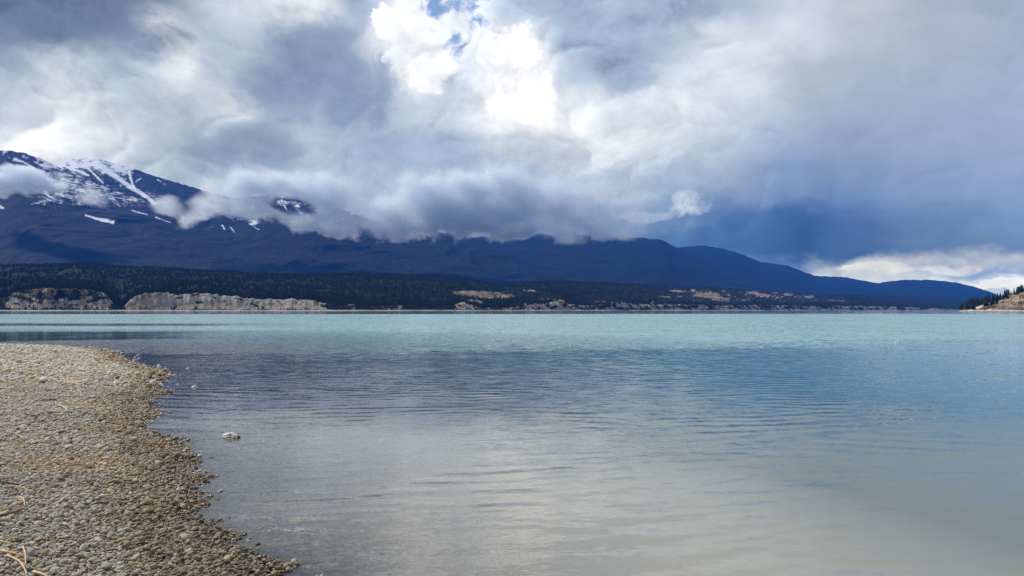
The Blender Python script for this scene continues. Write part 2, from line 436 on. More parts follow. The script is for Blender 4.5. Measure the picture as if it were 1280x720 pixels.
def mat_water():
    m, N = new_mat('lake_water')
    p = N.n('ShaderNodeNewGeometry').outputs['Position']
    depth, rip = N.attr('depth')[2], N.attr('ripple')[2]
    rot = N.n('ShaderNodeVectorRotate', rotation_type='Z_AXIS'); N.put(rot.inputs[0], p); rot.inputs['Angle'].default_value = R(-9)
    pr = rot.outputs[0]
    # long low wavelets where the water is quiet
    h = N.m('MULTIPLY', N.noise(N.vm('MULTIPLY', pr, (0.22, 1.0, 1.0)), 1.5, 2, 0.5, 0.6), 0.045)
    h = N.m('ADD', h, N.m('MULTIPLY', N.noise(N.vm('MULTIPLY', pr, (0.30, 1, 1)), 4.6, 3, 0.55, 0.4), 0.022))
    h = N.m('MULTIPLY', h, N.m('MINIMUM', rip, 0.5))
    for ang, sc, seed in ((14.0, 0.62, 0.0), (-13.0, 0.75, 31.0)):     # faint wave trains running in to the beach
        rw = N.n('ShaderNodeVectorRotate', rotation_type='Z_AXIS'); N.put(rw.inputs[0], N.vm('ADD', p, (seed, seed, 0))); rw.inputs['Angle'].default_value = R(ang)
        wv = N.n('ShaderNodeTexWave', wave_type='BANDS', bands_direction='Y', wave_profile='SIN')
        N.put(wv.inputs['Vector'], rw.outputs[0])
        for k, v in (('Scale', sc), ('Distortion', 5.5), ('Detail', 3.0), ('Detail Scale', 0.7)):
            wv.inputs[k].default_value = v
        pt = N.ss(N.noise(N.vm('ADD', p, (seed * 3, 0, 0)), 0.26, 3, 0.6), 0.47, 0.68)
        h = N.m('ADD', h, N.m('MULTIPLY', N.m('MULTIPLY', wv.outputs['Fac'], pt), 0.0075))
    h = N.m('ADD', h, N.m('MULTIPLY', N.noise(N.vm('MULTIPLY', pr, (0.42, 1, 1)), 6.5, 3, 0.6, 0.3), 0.0042))
    nb = bump(N, h, 1.0)
    # wind ripples: facet slopes
    c1 = N.vm('SUBTRACT', N.noise(N.vm('MULTIPLY', pr, (0.55, 1, 1)), 4.2, 2, 0.6, col=True), (0.5, 0.5, 0.5))
    c2 = N.vm('SUBTRACT', N.noise(N.vm('MULTIPLY', pr, (0.80, 1, 1)), 15.0, 3, 0.6, col=True), (0.5, 0.5, 0.5))
    sl = N.vm('ADD', c1, N.vm('SCALE', c2, scale=0.9))
    sl = N.vm('MULTIPLY', sl, (0.45, 0.95, 0.0))
    sl = N.vm('ADD', sl, (0.0, -0.11, 0.0))              # fronts of the ripples, driven onto the beach, are the steeper side
    nrm = N.vm('NORMALIZE', N.vm('ADD', nb, N.vm('SCALE', sl, scale=rip)))
    fr = N.n('ShaderNodeFresnel'); fr.inputs[0].default_value = 1.333; N.put(fr.inputs['Normal'], nrm)
    gl = N.n('ShaderNodeBsdfGlossy'); gl.inputs['Color'].default_value = (0.97, 0.98, 1.0, 1)
    N.put(gl.inputs['Roughness'], N.m('MULTIPLY_ADD', rip, 0.10, 0.015)); N.put(gl.inputs['Normal'], nrm)
    tr = N.n('ShaderNodeBsdfTransparent')
    N.put(tr.inputs[0], N.mix(N.m('SUBTRACT', 1.0, N.m('EXPONENT', N.m('MULTIPLY', depth, -1.0))), (0.97, 0.97, 0.95), (0.55, 0.78, 0.75)))
    df = N.n('ShaderNodeBsdfDiffuse')
    N.put(df.inputs[0], N.ramp(N.m('DIVIDE', depth, 3.0), [(0.03, (0.10, 0.10, 0.095)), (0.15, (0.10, 0.12, 0.12)), (0.33, (0.070, 0.17, 0.185)), (0.6, (0.125, 0.27, 0.28)), (0.9, (0.235, 0.41, 0.41))])[0])
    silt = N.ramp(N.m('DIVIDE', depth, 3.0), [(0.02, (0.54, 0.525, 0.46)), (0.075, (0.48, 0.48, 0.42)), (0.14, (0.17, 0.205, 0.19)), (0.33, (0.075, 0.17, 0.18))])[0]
    N.put(df.inputs[0], N.mix(N.attr('silt')[2], df.inputs[0].links[0].from_socket, silt))  # silt attribute blends in painted reflection brightness, palest near the beach
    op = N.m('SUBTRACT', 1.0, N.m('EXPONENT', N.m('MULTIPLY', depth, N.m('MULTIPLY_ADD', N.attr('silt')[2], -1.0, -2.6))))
    b = N.n('ShaderNodeMixShader'); N.put(b.inputs[0], op); N.put(b.inputs[1], tr.outputs[0]); N.put(b.inputs[2], df.outputs[0])
    s = N.n('ShaderNodeMixShader'); N.put(s.inputs[0], fr.outputs[0]); N.put(s.inputs[1], b.outputs[0]); N.put(s.inputs[2], gl.outputs[0])
    o = N.n('ShaderNodeOutputMaterial'); N.put(o.inputs[0], s.outputs[0])
    return m


# ------------------------------------------------------------------ shoreline of the pebble spit
def gp(px, py, z=0.0):
    Y = (EYE - z) * F / (py - HZ)
    return ((px - 640) / F * Y, Y)


SHORE_PX = [(322, 722), (312, 706), (290, 697), (276, 683), (252, 668), (234, 660), (208, 655), (214, 640), (240, 625), (234, 615), (218, 608),
            (238, 597), (222, 586), (224, 572), (208, 560), (205, 551), (182, 543), (168, 537), (170, 526), (194, 517), (172, 508), (176, 499),
            (200, 490), (184, 485), (190, 477), (201, 471), (193, 463), (176, 458), (156, 454), (146, 446), (138, 441), (118, 437), (82, 434), (40, 433), (0, 432)]
poly = [(7, -150), (4.5, -30), (2.4, -8), (0.9, -1), (-0.3, 1.6), (-0.95, 2.9)] + [gp(*p) for p in SHORE_PX] + [(-34, 35), (-60, 41), (-110, 60), (-160, -150)]
PA = np.array(poly)
PB = np.roll(PA, -1, axis=0)


def shore_sd(x, y):
    """signed distance to the waterline, + on land"""
    sh = x.shape
    x, y = x.ravel(), y.ravel()
    d2 = np.full(x.shape, 1e18)
    ins = np.zeros(x.shape, bool)
    for (ax, ay), (bx, by) in zip(PA, PB):
        ex, ey = bx - ax, by - ay
        t = np.clip(((x - ax) * ex + (y - ay) * ey) / (ex * ex + ey * ey), 0, 1)
        d2 = np.minimum(d2, (x - ax - t * ex) ** 2 + (y - ay - t * ey) ** 2)
        if ay != by:
            ins ^= ((ay > y) != (by > y)) & (x < (bx - ax) * (y - ay) / (by - ay) + ax)
    d = np.sqrt(d2)
    return np.where(ins, d, -d).reshape(sh)


def ground_z(x, y, sd=None):
    sd = shore_sd(x, y) if sd is None else sd
    land = 0.0 + 0.080 * np.minimum(sd, 1.2) + 0.02 * np.clip(sd - 1.2, 0, 4) + np.clip(sd - 6, 0, 60) * 0.006
    lake = 0.0 + 0.09 * np.maximum(sd, -0.45) + 0.085 * np.minimum(sd + 0.45, 0) + np.clip(sd + 25, -200, 0) * 0.05
    z = np.where(sd > 0, land, np.maximum(lake, -12.0))
    near = np.exp(-np.abs(sd) / 8.0)
    return z + near * (0.018 * fbm(x * 0.55, y * 0.55, 3) + 0.01 * fbm(x * 1.9, y * 1.9, 2)) * sstep(sd, -3, 0.6)


def geo_axis(lo, hi, step, far_lo, far_hi):
    a = list(np.arange(lo, hi + 1e-6, step))
    s, v = step, hi
    while v < far_hi:
        s *= 1.18; v += s; a.append(min(v, far_hi))
    s, v, b = step, lo, []
    while v > far_lo:
        s *= 1.18; v -= s; b.append(max(v, far_lo))
    return np.array(b[::-1] + a)


gxs = geo_axis(-24, 14, 0.20, -15000, 15000)
gys = geo_axis(0.5, 37, 0.20, -150, 16500)
GX, GY = np.meshgrid(gxs, gys)
GSD = shore_sd(GX, GY)
GZ = ground_z(GX, GY, GSD)
M_gravel = mat_gravel()
ground = tag(link('pebble_beach', grid_mesh('pebble_beach', GX, GY, GZ), M_gravel), 'grey pebble beach sloping down into the clear shallows', kind='structure')

# the lake: one sheet at z = 0
wxs = geo_axis(-30, 60, 0.5, -14900, 14900)
wys = geo_axis(0.5, 110, 0.4, -149, 16400)
WX, WY = np.meshgrid(wxs, wys)
WSD = shore_sd(WX, WY)
wdepth = np.maximum(-ground_z(WX, WY, WSD), 0.0)
# breeze: ruffled offshore water, glassy near the beach, slicks in the bay at the left and by the far shore
wobble = 1.0 * fbm(WX * 0.06, WY * 0.12, 3) * 5
front = 27.5 + 2.2 * np.sin(WX * 0.08) + 0.10 * np.clip(WX, 0, 60)
rough_off = sstep(WY + wobble, front - 3, front + 11)
ripple = 0.10 + 0.9 * rough_off + 0.05 * sstep(WX, -4, 4)
wpx = 640 + F * WX / np.maximum(WY, 1.0)
wpy = HZ + EYE * F / np.maximum(WY, 1.0)
jit = 2.2 * fbm(WX * 0.02, WY * 0.05, 3)
sl1 = sstep(wpy + jit * 0.5, 413.0, 415.5) * (1 - sstep(wpy + jit * 0.5 - (330 - wpx) * 0.015, 421, 424)) * (1 - sstep(wpx + 30 * jit, 180, 420))
sl2 = sstep(wpy + jit * 0.2, 403.6, 404.6) * (1 - sstep(wpy + jit * 0.2, 407, 408.2)) * (1 - sstep(wpx + 40 * jit, 250, 480))
slick = np.clip(np.maximum(sl1, 0.9 * sl2), 0, 1)
ripple = ripple * (1 - 0.985 * slick)
ripple = ripple * (1 - 0.93 * sstep(WY + 20 * fbm(WX * 0.004, WY * 0.004, 2), 270, 310))
ripple *= 1 + 0.35 * fbm(WX * 0.11 + 40, WY * 0.22, 3)
ripple = np.clip(ripple, 0.012, 1.4)
silt_w = 1 - sstep(WY + 2.2 * fbm(WX * 0.35, WY * 0.35, 3), 8.5, 15.0)       # reflected light painted in: paler water by the beach, darker farther out
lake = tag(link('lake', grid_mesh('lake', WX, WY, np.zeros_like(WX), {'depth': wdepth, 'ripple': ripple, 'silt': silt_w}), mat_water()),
           'pale turquoise lake, glassy near the beach and ruffled offshore', kind='structure')

# ------------------------------------------------------------------ mountains
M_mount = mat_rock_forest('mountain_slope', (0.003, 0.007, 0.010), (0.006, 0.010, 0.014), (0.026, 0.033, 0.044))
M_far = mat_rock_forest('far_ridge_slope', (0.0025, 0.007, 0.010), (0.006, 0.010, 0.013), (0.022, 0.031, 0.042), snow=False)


def polyline_mask(px, py, pts, w0, w1):
    m = np.zeros_like(px)
    n = len(pts) - 1
    for i in range(n):
        (ax, ay), (bx, by) = pts[i], pts[i + 1]
        ex, ey = bx - ax, by - ay
        t = np.clip(((px - ax) * ex + (py - ay) * ey) / (ex * ex + ey * ey), 0, 1)
        d = np.hypot(px - ax - t * ex, py - ay - t * ey)
        w = w0 + (w1 - w0) * (i + t) / n
        m = np.maximum(m, 1 - np.clip(d / w, 0, 2) * 0.5)
    return m


def mountain(name, label, sil, Yb, Yr, zb, mat, step, rows, gully, gscale, p0, snowfn=None):
    u = np.arange(sil[0][0], sil[-1][0] + step, step)
    v = np.concatenate([np.linspace(0, 1, rows), [1.04, 1.1, 1.25, 1.5]])
    U, V = np.meshgrid(u, v)
    Zr = EYE + (HZ - curve(sil, u)) / F * Yr
    Y = Yb + (Yr - Yb) * V
    X = (U - 640) / F * Y
    V1 = np.minimum(V, 1)
    prof = 0.55 * V1 ** p0 + 0.45 * V1
    back = np.clip(V - 1, 0, 1)
    Z = zb + (Zr[None, :] - zb) * prof - back * 900
    env = V1 * (1 - V1 ** 3) * 1.9
    wx = X + 260 * fbm(X / 900, Y / 900, 3)
    g = ridged(wx / gscale, Y / (gscale * 3.2), 5, 0.52) - 0.6
    Z = Z + env * gully * g
    Z = Z + (0.02 + 0.12 * env) * gully * fbm(X / 130, Y / 170, 4) * np.minimum(1, V1 * 4)
    Z = Z + 9 * fbm(X / 90, Y * 0 + 3.3, 3) * (V > 0.97)
    PY = HZ - (Z - EYE) / Y * F
    at = snowfn(U, PY, g, V1) if snowfn else {}
    at.setdefault('brown', np.zeros_like(U))
    return tag(link(name, grid_mesh(name, X, Y, Z, at), mat), label, kind='structure')


def snow_front(px, py, g, v):
    n = fbm(px / 9, py / 6, 4)
    s = 0.70 * sstep(py, 284, 238) * sstep(px, 20, 60) * (1 - sstep(px, 205, 250)) + 0.25 * n
    s += 0.5 * sstep(py, 215, 193) * (0.6 + 0.7 * n)
    s -= 0.16
    for pts, a, b, k in [([(18, 199), (30, 203), (42, 210)], 2.6, 1.5, 1.0), ([(107, 269), (122, 273.5), (141, 278)], 1.3, 2.4, 1.25), ([(57, 242), (65, 247)], 1.6, 1.2, 1.1),
                         ([(165, 263), (185, 268.5)], 1.6, 0.8, 0.9), ([(195, 272), (213, 278)], 1.4, 0.8, 0.9), ([(-6, 256), (4, 260)], 2.5, 2, 1.0),
                         ([(100, 228), (112, 236), (120, 240)], 3.5, 2, 0.75), ([(128, 240), (142, 252), (150, 258)], 4.5, 3, 0.72), ([(40, 255), (60, 250)], 3, 2, 0.7)]:
        s = np.maximum(s, k * polyline_mask(px, py, pts, a, b) - 0.12)
    s *= 1 - sstep(py, 283, 296)
    b = 0.8 * np.maximum(0, 2 * polyline_mask(px, py, [(38, 277), (46, 286), (54, 290)], 4, 3) - 1) * (0.6 + n)
    b = np.maximum(b, 0.6 * np.maximum(0, 2 * polyline_mask(px, py, [(60, 297), (76, 303), (92, 307)], 4, 2) - 1) * (0.6 + n))
    return {'snow': s, 'brown': np.clip(b, 0, 1)}


def snow_back(px, py, g, v):
    n = fbm(px / 8, py / 6, 4)
    n2 = fbm(px / 30 + 7, py / 20, 3)
    s = 0.62 * sstep(py + 6 * n2, 226, 204) * (1 - sstep(px + 10 * n2, 150, 178)) + 0.3 * n
    s += 0.34 * sstep(py, 285, 240) * (1 - sstep(px, 150, 215)) - 0.10
    s = np.maximum(s, 0.30 + 0.42 * n2 - 0.6 * sstep(py, 268, 300) - 0.3 * (px < 260) + 0.25 * n)
    for pts, a, b, k in [(q[0], q[1], q[2], q[3] - 0.12 * (i_ > 3)) for i_, q in enumerate([([(116, 203), (140, 217), (165, 235), (185, 247), (193, 255), (199, 265)], 3.5, 2.0, 1.3), ([(160, 211), (166, 232), (172, 240)], 2.2, 1.2, 1.15),
                         ([(100, 203), (112, 212), (122, 222), (129, 229)], 1.8, 1.2, 1.15), ([(68, 205), (85, 209), (110, 219)], 3.5, 2, 1.1),
                         ([(213, 260), (207, 269)], 1.8, 1.4, 1.1), ([(170, 227), (176, 223)], 2.2, 1, 1.0), ([(197, 225), (202, 227)], 1.6, 1, 1.0),
                         ([(184, 240), (194, 246), (199, 252)], 4, 3, 0.8), ([(352, 250), (358, 262)], 1.6, 1.2, 1.1), ([(366, 255), (378, 268)], 3, 2, 0.8),
                         ([(278, 282), (281, 287)], 1.6, 1, 1.1), ([(288, 284), (293, 290)], 1.6, 1, 1.0), ([(225, 268), (236, 278)], 1.5, 1, 0.8), ([(318, 284), (324, 287)], 1.4, 1, .9)])]:
        s = np.maximum(s, k * polyline_mask(px, py, pts, a, b) - 0.12)
    return {'snow': s * (1 - sstep(py, 288, 300))}


mountain('front_mountain', 'blue mountain shoulder with scattered snow and a rounded summit',
         [(-260, 262), (-150, 225), (-60, 200), (-15, 190), (10, 188), (30, 191), (50, 198), (80, 212), (110, 225), (140, 237), (200, 258), (260, 279), (330, 302), (420, 330), (520, 360), (600, 384)],
         4300, 8000, 60, M_mount, 1.0, 230, 26, 520, 1.5, snow_front)
mountain('snowy_mountain', 'long blue mountain ridge with a snow covered summit running into cloud',
         [(-120, 260), (20, 222), (62, 206), (95, 198), (125, 199), (160, 209), (200, 222), (248, 236), (290, 248), (340, 243), (390, 248), (440, 266), (500, 286), (560, 291), (600, 299), (640, 310), (700, 330), (760, 352), (820, 378)],
         4600, 9300, 50, M_mount, 1.0, 230, 30, 560, 1.6, snow_back)
mountain('middle_ridge', 'dark blue ridge with its crest in the cloud base',
         [(380, 372), (470, 330), (540, 305), (600, 296), (650, 292), (700, 292), (760, 296), (800, 297), (828, 300), (845, 309), (870, 321), (900, 333), (950, 350), (1000, 366), (1040, 380)],
         5600, 11000, 40, M_far, 1.5, 150, 26, 700, 1.4)
mountain('distant_ridge', 'distant blue ridge falling in steps to the right',
         [(640, 372), (740, 345), (800, 322), (850, 309), (880, 307), (905, 311), (930, 319), (950, 327), (985, 332), (1005, 340), (1020, 345), (1055, 346), (1075, 350), (1098, 354), (1124, 350), (1165, 350), (1195, 353), (1219, 359), (1238, 365), (1251, 370), (1275, 379), (1310, 386)],
         7500, 13200, 30, M_far, 1.5, 140, 22, 800, 1.2)

# ------------------------------------------------------------------ far shore: silt cliffs below a forested bench
YS = [(-220, 1400), (0, 1400), (450, 1480), (600, 1700), (700, 2000), (850, 2500), (1000, 3100), (1120, 3700), (1230, 4300), (1300, 4600)]
TOP = [(-220, 372), (-40, 374), (8, 372), (20, 364), (60, 361), (110, 362), (130, 367), (142, 379), (149, 385), (156, 381), (168, 370), (182, 367), (205, 365.5), (222, 368.5), (240, 366.5), (262, 367), (280, 370), (296, 369.5),
       (303, 374), (310, 373), (340, 373.5), (385, 375), (404, 379), (425, 382), (440, 380.5), (455, 384), (488, 382), (512, 383), (540, 385), (571, 380), (580, 378.5), (590, 381), (600, 385),
       (640, 384.5), (690, 378), (703, 376.5), (712, 381), (740, 382), (770, 378.5), (800, 379), (830, 381), (870, 381), (900, 382), (950, 381.5), (985, 382.5), (1010, 382), (1050, 383), (1100, 383), (1150, 385), (1230, 386.3), (1300, 386.6)]
RIDGE = [(-220, 330), (0, 333), (100, 331.5), (200, 336.5), (320, 343.5), (440, 344.5), (540, 346), (580, 349), (605, 354), (625, 358), (645, 357.5), (670, 352.5), (700, 352), (760, 355), (830, 358), (900, 361), (960, 365), (1020, 369), (1100, 370.5), (1150, 372.5), (1210, 378.5), (1260, 384), (1300, 386)]
BARE = [(-220, 0.1), (5, 0.25), (14, 0.85), (135, 0.8), (143, 0.15), (152, 0.2), (158, 0.9), (300, 1.0), (400, 0.95), (412, 0.25), (432, 0.35), (440, 0.55), (455, 0.2), (484, 0.55), (512, 0.55), (530, 0.2), (566, 0.3), (574, 1.0), (590, 0.9), (598, 0.45), (640, 0.5), (690, 0.75), (712, 0.85), (735, 0.55), (770, 0.72), (1000, 0.78), (1100, 0.85), (1140, 0.7), (1230, 0.5), (1300, 0.2)]


def shore_terrain():
    u = np.arange(-220, 1300, 1.0)
    inland = np.concatenate([[-30, -8, 0, 5, 10, 14], np.linspace(17, 75, 40), 75 + 1525 * np.linspace(0.01, 1, 70) ** 1.25, [1700, 2000, 2600]])
    U, V = np.meshgrid(u, inland)
    Y0 = curve(YS, u)[None, :]
    scl = np.maximum(1.0, Y0 / 1900)                       # the bench is deeper where the lake is longer
    tn = 1.5 * fbm(u / 9.0, u * 0 + 2.2, 4)[None, :] * np.clip((387 - curve(TOP, u)[None, :]) / 8, 0, 1)
    Zt = np.maximum(2.5, EYE + (HZ - curve(TOP, u)[None, :] + tn) / F * (Y0 + 70))
    Zr = EYE + (HZ - curve(RIDGE, u)[None, :]) / F * (Y0 + 1600 * scl)
    gx = (U - 640) / F * Y0
    # buttresses and gullies of the bluff
    but = ridged(gx / 52 + 0.5 * fbm(gx / 34, V / 60, 2), V / 260, 5, 0.62)
    Vs = V + np.where((V > 10) & (V < 110), ((2 + 15 * sstep(fbm(gx / 120, gx * 0 + 1.7, 2), -0.35, 0.45)) * (but - 0.62) + 4 * (ridged(gx / 17 + 3, V / 160, 3) - 0.5)) * sstep(V, 16, 44) * (1 - sstep(V, 80, 110)), 0)
    t = np.clip((Vs - 14) / 50, 0, 1)
    steep = sstep(fbm(gx / 90, gx * 0 + 5.1, 2), -0.4, 0.4)
    face = (1 - steep) * (0.6 * t + 0.4 * sstep(t, 0.05, 0.95)) + steep * (0.42 * sstep(t, 0, 0.6) + 0.58 * sstep(t, 0.35, 0.98))
    Z = np.where(V < 14, np.interp(V, [-30, -8, 0, 5, 10, 14], [-6, -1.2, -0.05, 1.1, 1.7, 2.0]), 2.0 + (Zt - 2.0) * face)
    s = np.clip((V - 75) / 1525, 0, 1)
    Z = np.where(V > 75, Zt + (Zr - Zt) * (0.45 * s + 0.55 * sstep(s, 0.05, 1.0)), Z)
    Z = Z - np.clip(V - 1600, 0, 2000) * 0.08
    Vy = np.where(V > 75, 75 + (V - 75) * scl, V)
    Y = Y0 + Vy
    X = (U - 640) / F * Y
    Z = Z + np.where(V > 60, (14 * fbm(X / 240, Y / 240, 4) + 3.5 * fbm(X / 50, Y / 50, 3)) * np.minimum(1, (V - 60) / 200) * (1 - s ** 4), 0)
    PY = HZ - (Z - EYE) / Y * F
    bare = curve(BARE, u)[None, :]
    n = fbm(U / 14, PY / 5, 4)
    onface = sstep(V, 13, 20) * (1 - sstep(V, 60, 74))
    streak = fbm(U / 3.2 - PY / 2.5, PY / 9, 3)
    cliff = onface * bare * np.where(U > 700, 0.62 + 0.55 * n + 0.75 * streak, 0.78 + 0.5 * n + 0.15 * streak)
    low = sstep(PY, 371, 376)
    cliff = np.where((U > 8) & (U < 140), cliff * (0.12 + 0.88 * low), cliff)
    grass = np.zeros_like(U)
    grass = np.maximum(grass, ((U > 10) & (U < 145)) * onface * (0.42 + 0.5 * n))
    grass = np.maximum(grass, sstep(U, 153, 160) * (1 - sstep(U, 205, 225)) * onface * 1.0)
    cliff = np.where((U > 150) & (U < 205), cliff * 0.55, cliff)
    grass = np.maximum(grass, ((U > 595) & (U < 715)) * (V > 12) * (V < 150) * (0.62 + 0.5 * n))
    lip = sstep(V, 58, 66) * (1 - sstep(V, 82, 110))
    grass = np.maximum(grass, lip * bare * 0.85)
    # clearings on the bench
    for (cx, cyy, rx, ry, k) in [(606, 368.5, 30, 3.2, 1.25), (592, 376.5, 12, 1.6, 1.0), (845, 364, 9, 1.2, 1.0), (886, 369, 16, 3.2, 1.0), (902, 374, 10, 2.4, 1.0), (940, 366, 8, 1.6, 0.9),
                                 (955, 369, 10, 1.8, 0.95), (985, 368, 6, 1.5, 0.9), (1012, 371, 7, 1.4, 0.9), (770, 379, 26, 2.0, 0.9), (820, 378, 14, 1.4, 0.8), (690, 375.5, 20, 1.5, 0.9), (866, 362.5, 5, 1.3, 0.8),
                                 (1050, 376, 20, 1.2, 0.7), (660, 363, 14, 1.6, 0.7), (830, 371, 12, 1.2, 0.7)]:
        grass = np.maximum(grass, (V > 76) * (k * 1.15 - ((U - cx) / rx) ** 2 * 0.55 - ((PY - cyy - (U - cx) * 0.06) / ry) ** 2 * 0.55) + 0.25 * n * (V > 76))
    speck = fbm(U / 6 + (PY * 1.2), PY / 2.2, 3)
    grass = np.maximum(grass, (V > 76) * sstep(U, 815, 850) * (1 - sstep(U, 1015, 1040)) * sstep(PY, 360, 364) * (1 - sstep(PY, 376, 379)) * (0.25 + 0.75 * speck))
    strand = sstep(V, -2, 1) * (1 - sstep(V, 8, 15)) * (0.75 + 0.25 * n)
    at = {'cliff': np.clip(cliff, 0, 1.2), 'grass': np.clip(grass, 0, 1.3), 'strand': np.clip(strand, 0, 1), 'talus': onface * (1 - sstep(t + 0.25 * n, 0.30, 0.55))}
    me = grid_mesh('far_shore', X, Y, Z, at)
    return tag(link('far_shore', me, mat_shore()), 'forested bench with pale silt cliffs along the far shore', kind='structure'), (U, V, X, Y, Z, PY, cliff, grass)


far_shore, FS = shore_terrain()


# ------------------------------------------------------------------ the wooded rocky headland at the right
def mat_headland():
    m, N = new_mat('headland_rock')
    p = N.n('ShaderNodeNewGeometry').outputs['Position']
    n1 = N.noise(p, 0.05, 6, 0.65)
    n2 = N.noise(N.vm('MULTIPLY', p, (1, 1, 1.6)), 0.16, 5, 0.65)
    c = N.ramp(n1, [(0.32, (0.10, 0.075, 0.06)), (0.5, (0.27, 0.21, 0.155)), (0.68, (0.42, 0.35, 0.26))])[0]
    c = N.mix(N.ss(n2, 0.53, 0.60), c, (0.05, 0.047, 0.033))
    c = N.mix(N.ss(N.m('ADD', N.attr('pale')[2], N.m('MULTIPLY', N.m('SUBTRACT', n2, 0.5), 0.5)), 0.4, 0.6), c, (0.62, 0.58, 0.52))
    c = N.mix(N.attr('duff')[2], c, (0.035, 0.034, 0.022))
    principled(N, c, 0.95, bump(N, N.m('ADD', n1, n2), 3.0, 0.9), 0.05)
    return m


HCREST = [(1190, 388.5), (1198, 387), (1208, 384), (1222, 381), (1236, 378.5), (1250, 377), (1262, 372.5), (1280, 363.5), (1310, 349), (1350, 332), (1430, 308), (1560, 290)]


def headland_terrain():
    u = np.concatenate([np.arange(1190, 1330, 0.5), np.arange(1330, 1560, 3.0)])
    v = np.concatenate([[-20, -6, 0, 4, 8], np.linspace(11, 150, 60), [170, 200, 260, 340]])
    U, V = np.meshgrid(u, v)
    Y0 = 1020 + 0.10 * (1250 - U)
    X0 = (U - 640) / F * Y0
    Zc = EYE + (HZ - curve(HCREST, u)[None, :]) / F * (Y0 + 130)
    t = np.clip((V - 8) / 122, 0, 1)
    Z = np.where(V < 8, np.interp(V, [-20, -6, 0, 4, 8], [-5, -1, 0, 1.0, 1.5]), 1.5 + np.maximum(Zc - 1.5, 0) * (0.62 * t + 0.38 * t ** 0.6))
    Z = Z - np.clip(V - 130, 0, 400) * 0.12 * np.clip((Zc - 2) / 20, 0, 1)
    taper = np.clip((U - 1192) / 12, 0, 1)
    Z = np.where(V > 4, Z * taper + (1 - taper) * np.minimum(Z, -1.0 + 0.0 * U), Z * taper - (1 - taper) * 1.0)
    Y = Y0 + V
    X = (U - 640) / F * Y
    rk = ridged(X / 26, Y / 26 + Z / 40, 5, 0.55) - 0.5
    Z = Z + np.where(V > 10, rk * 4.2 * np.minimum(1, (V - 10) / 20) * taper * np.clip((U - 1238) / 14, 0.15, 1), 0)
    PY = HZ - (Z - EYE) / Y * F
    n = fbm(U / 5, PY / 3, 3)
    pale = np.zeros_like(U)
    pale = np.maximum(pale, 2 * polyline_mask(U, PY, [(1221, 385), (1228, 382), (1235, 379.5)], 3.5, 2.0) - 1)
    pale = np.maximum(pale, 2 * polyline_mask(U, PY, [(1211, 389), (1216, 386)], 2, 1.4) - 1)
    pale = np.maximum(pale, 2 * polyline_mask(U, PY, [(1234, 388), (1239, 386.5)], 2, 1.4) - 1.1)
    pale = np.maximum(pale, sstep(V, -1, 1) * (1 - sstep(V, 4, 8)) * 0.75)
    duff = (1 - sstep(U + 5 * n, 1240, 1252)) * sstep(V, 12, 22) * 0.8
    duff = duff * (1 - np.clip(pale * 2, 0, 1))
    me = grid_mesh('headland', X, Y, Z, {'pale': np.clip(pale, 0, 1), 'duff': np.clip(duff, 0, 1)})
    return tag(link('headland', me, mat_headland()), 'steep tan rocky headland reaching into the lake', kind='structure'), (U, V, X, Y, Z, PY)


headland, HL = headland_terrain()


# ------------------------------------------------------------------ conifers
def mat_needles(name, a, b):
    m, N = new_mat(name)
    r = N.n('ShaderNodeObjectInfo').outputs['Random']
    p = N.n('ShaderNodeNewGeometry').outputs['Position']
    c = N.mix(N.m('ADD', N.m('MULTIPLY', r, 0.7), N.m('MULTIPLY', N.noise(p, 0.5, 2), 0.3)), a, b)
    nn = N.n('ShaderNodeNewGeometry').outputs['Normal']
    principled(N, c, 0.9, N.vm('NORMALIZE', N.vm('ADD', nn, (0.0, 0.0, 1.1))), 0.05)
    return m


def simple_mat(name, col, rough=0.85, var=0.3, scale=8.0, bmp=0.0):
    m, N = new_mat(name)
    p = N.n('ShaderNodeTexCoord').outputs['Object']
    n = N.noise(p, scale, 5, 0.6)
    c = N.mix(n, tuple(v * (1 - var) for v in col), tuple(min(1, v * (1 + var)) for v in col))
    principled(N, c, rough, bump(N, n, bmp) if bmp else None)
    return m


M_needle = mat_needles('conifer_needles', (0.014, 0.022, 0.014), (0.028, 0.037, 0.019))
M_bark = simple_mat('conifer_bark', (0.10, 0.07, 0.05))


def cone_tree_meshes(seed, fat=1.0, tiers=7):
    """unit-height conifer: (trunk mesh, crown mesh)"""
    rnd = random.Random(seed)
    bm = bmesh.new()
    bmesh.ops.create_cone(bm, segments=5, radius1=0.022, radius2=0.004, depth=0.9, cap_ends=True)
    bmesh.ops.translate(bm, verts=bm.verts, vec=(0, 0, 0.43))
    t = bpy.data.meshes.new('trunk'); bm.to_mesh(t); bm.free()
    t.materials.append(M_bark)
    verts, faces = [], []
    for k in range(tiers):
        f = k / (tiers - 1)
        z0 = 0.10 + 0.78 * f + rnd.uniform(-.02, .02)
        r = fat * (0.175 * (1 - f) ** 0.75 + 0.022) * rnd.uniform(0.8, 1.15)
        h = 0.24 * (1 - 0.45 * f)
        n = 9
        a0 = rnd.random() * 6.28
        base = len(verts)
        verts.append((rnd.uniform(-.01, .01), rnd.uniform(-.01, .01), min(1.0, z0 + h)))
        for i in range(n):
            a = a0 + 6.283 * i / n
            rr = r * (rnd.uniform(0.75, 1.25) if i % 2 == 0 else rnd.uniform(0.35, 0.6))
            verts.append((rr * math.cos(a), rr * math.sin(a), z0 - rnd.uniform(0, 0.05)))
        for i in range(n):
            faces.append((base, base + 1 + i, base + 1 + (i + 1) % n))
    c = bpy.data.meshes.new('crown'); c.from_pydata(verts, [], faces); c.update()
    c.materials.append(M_needle)
    return t, c


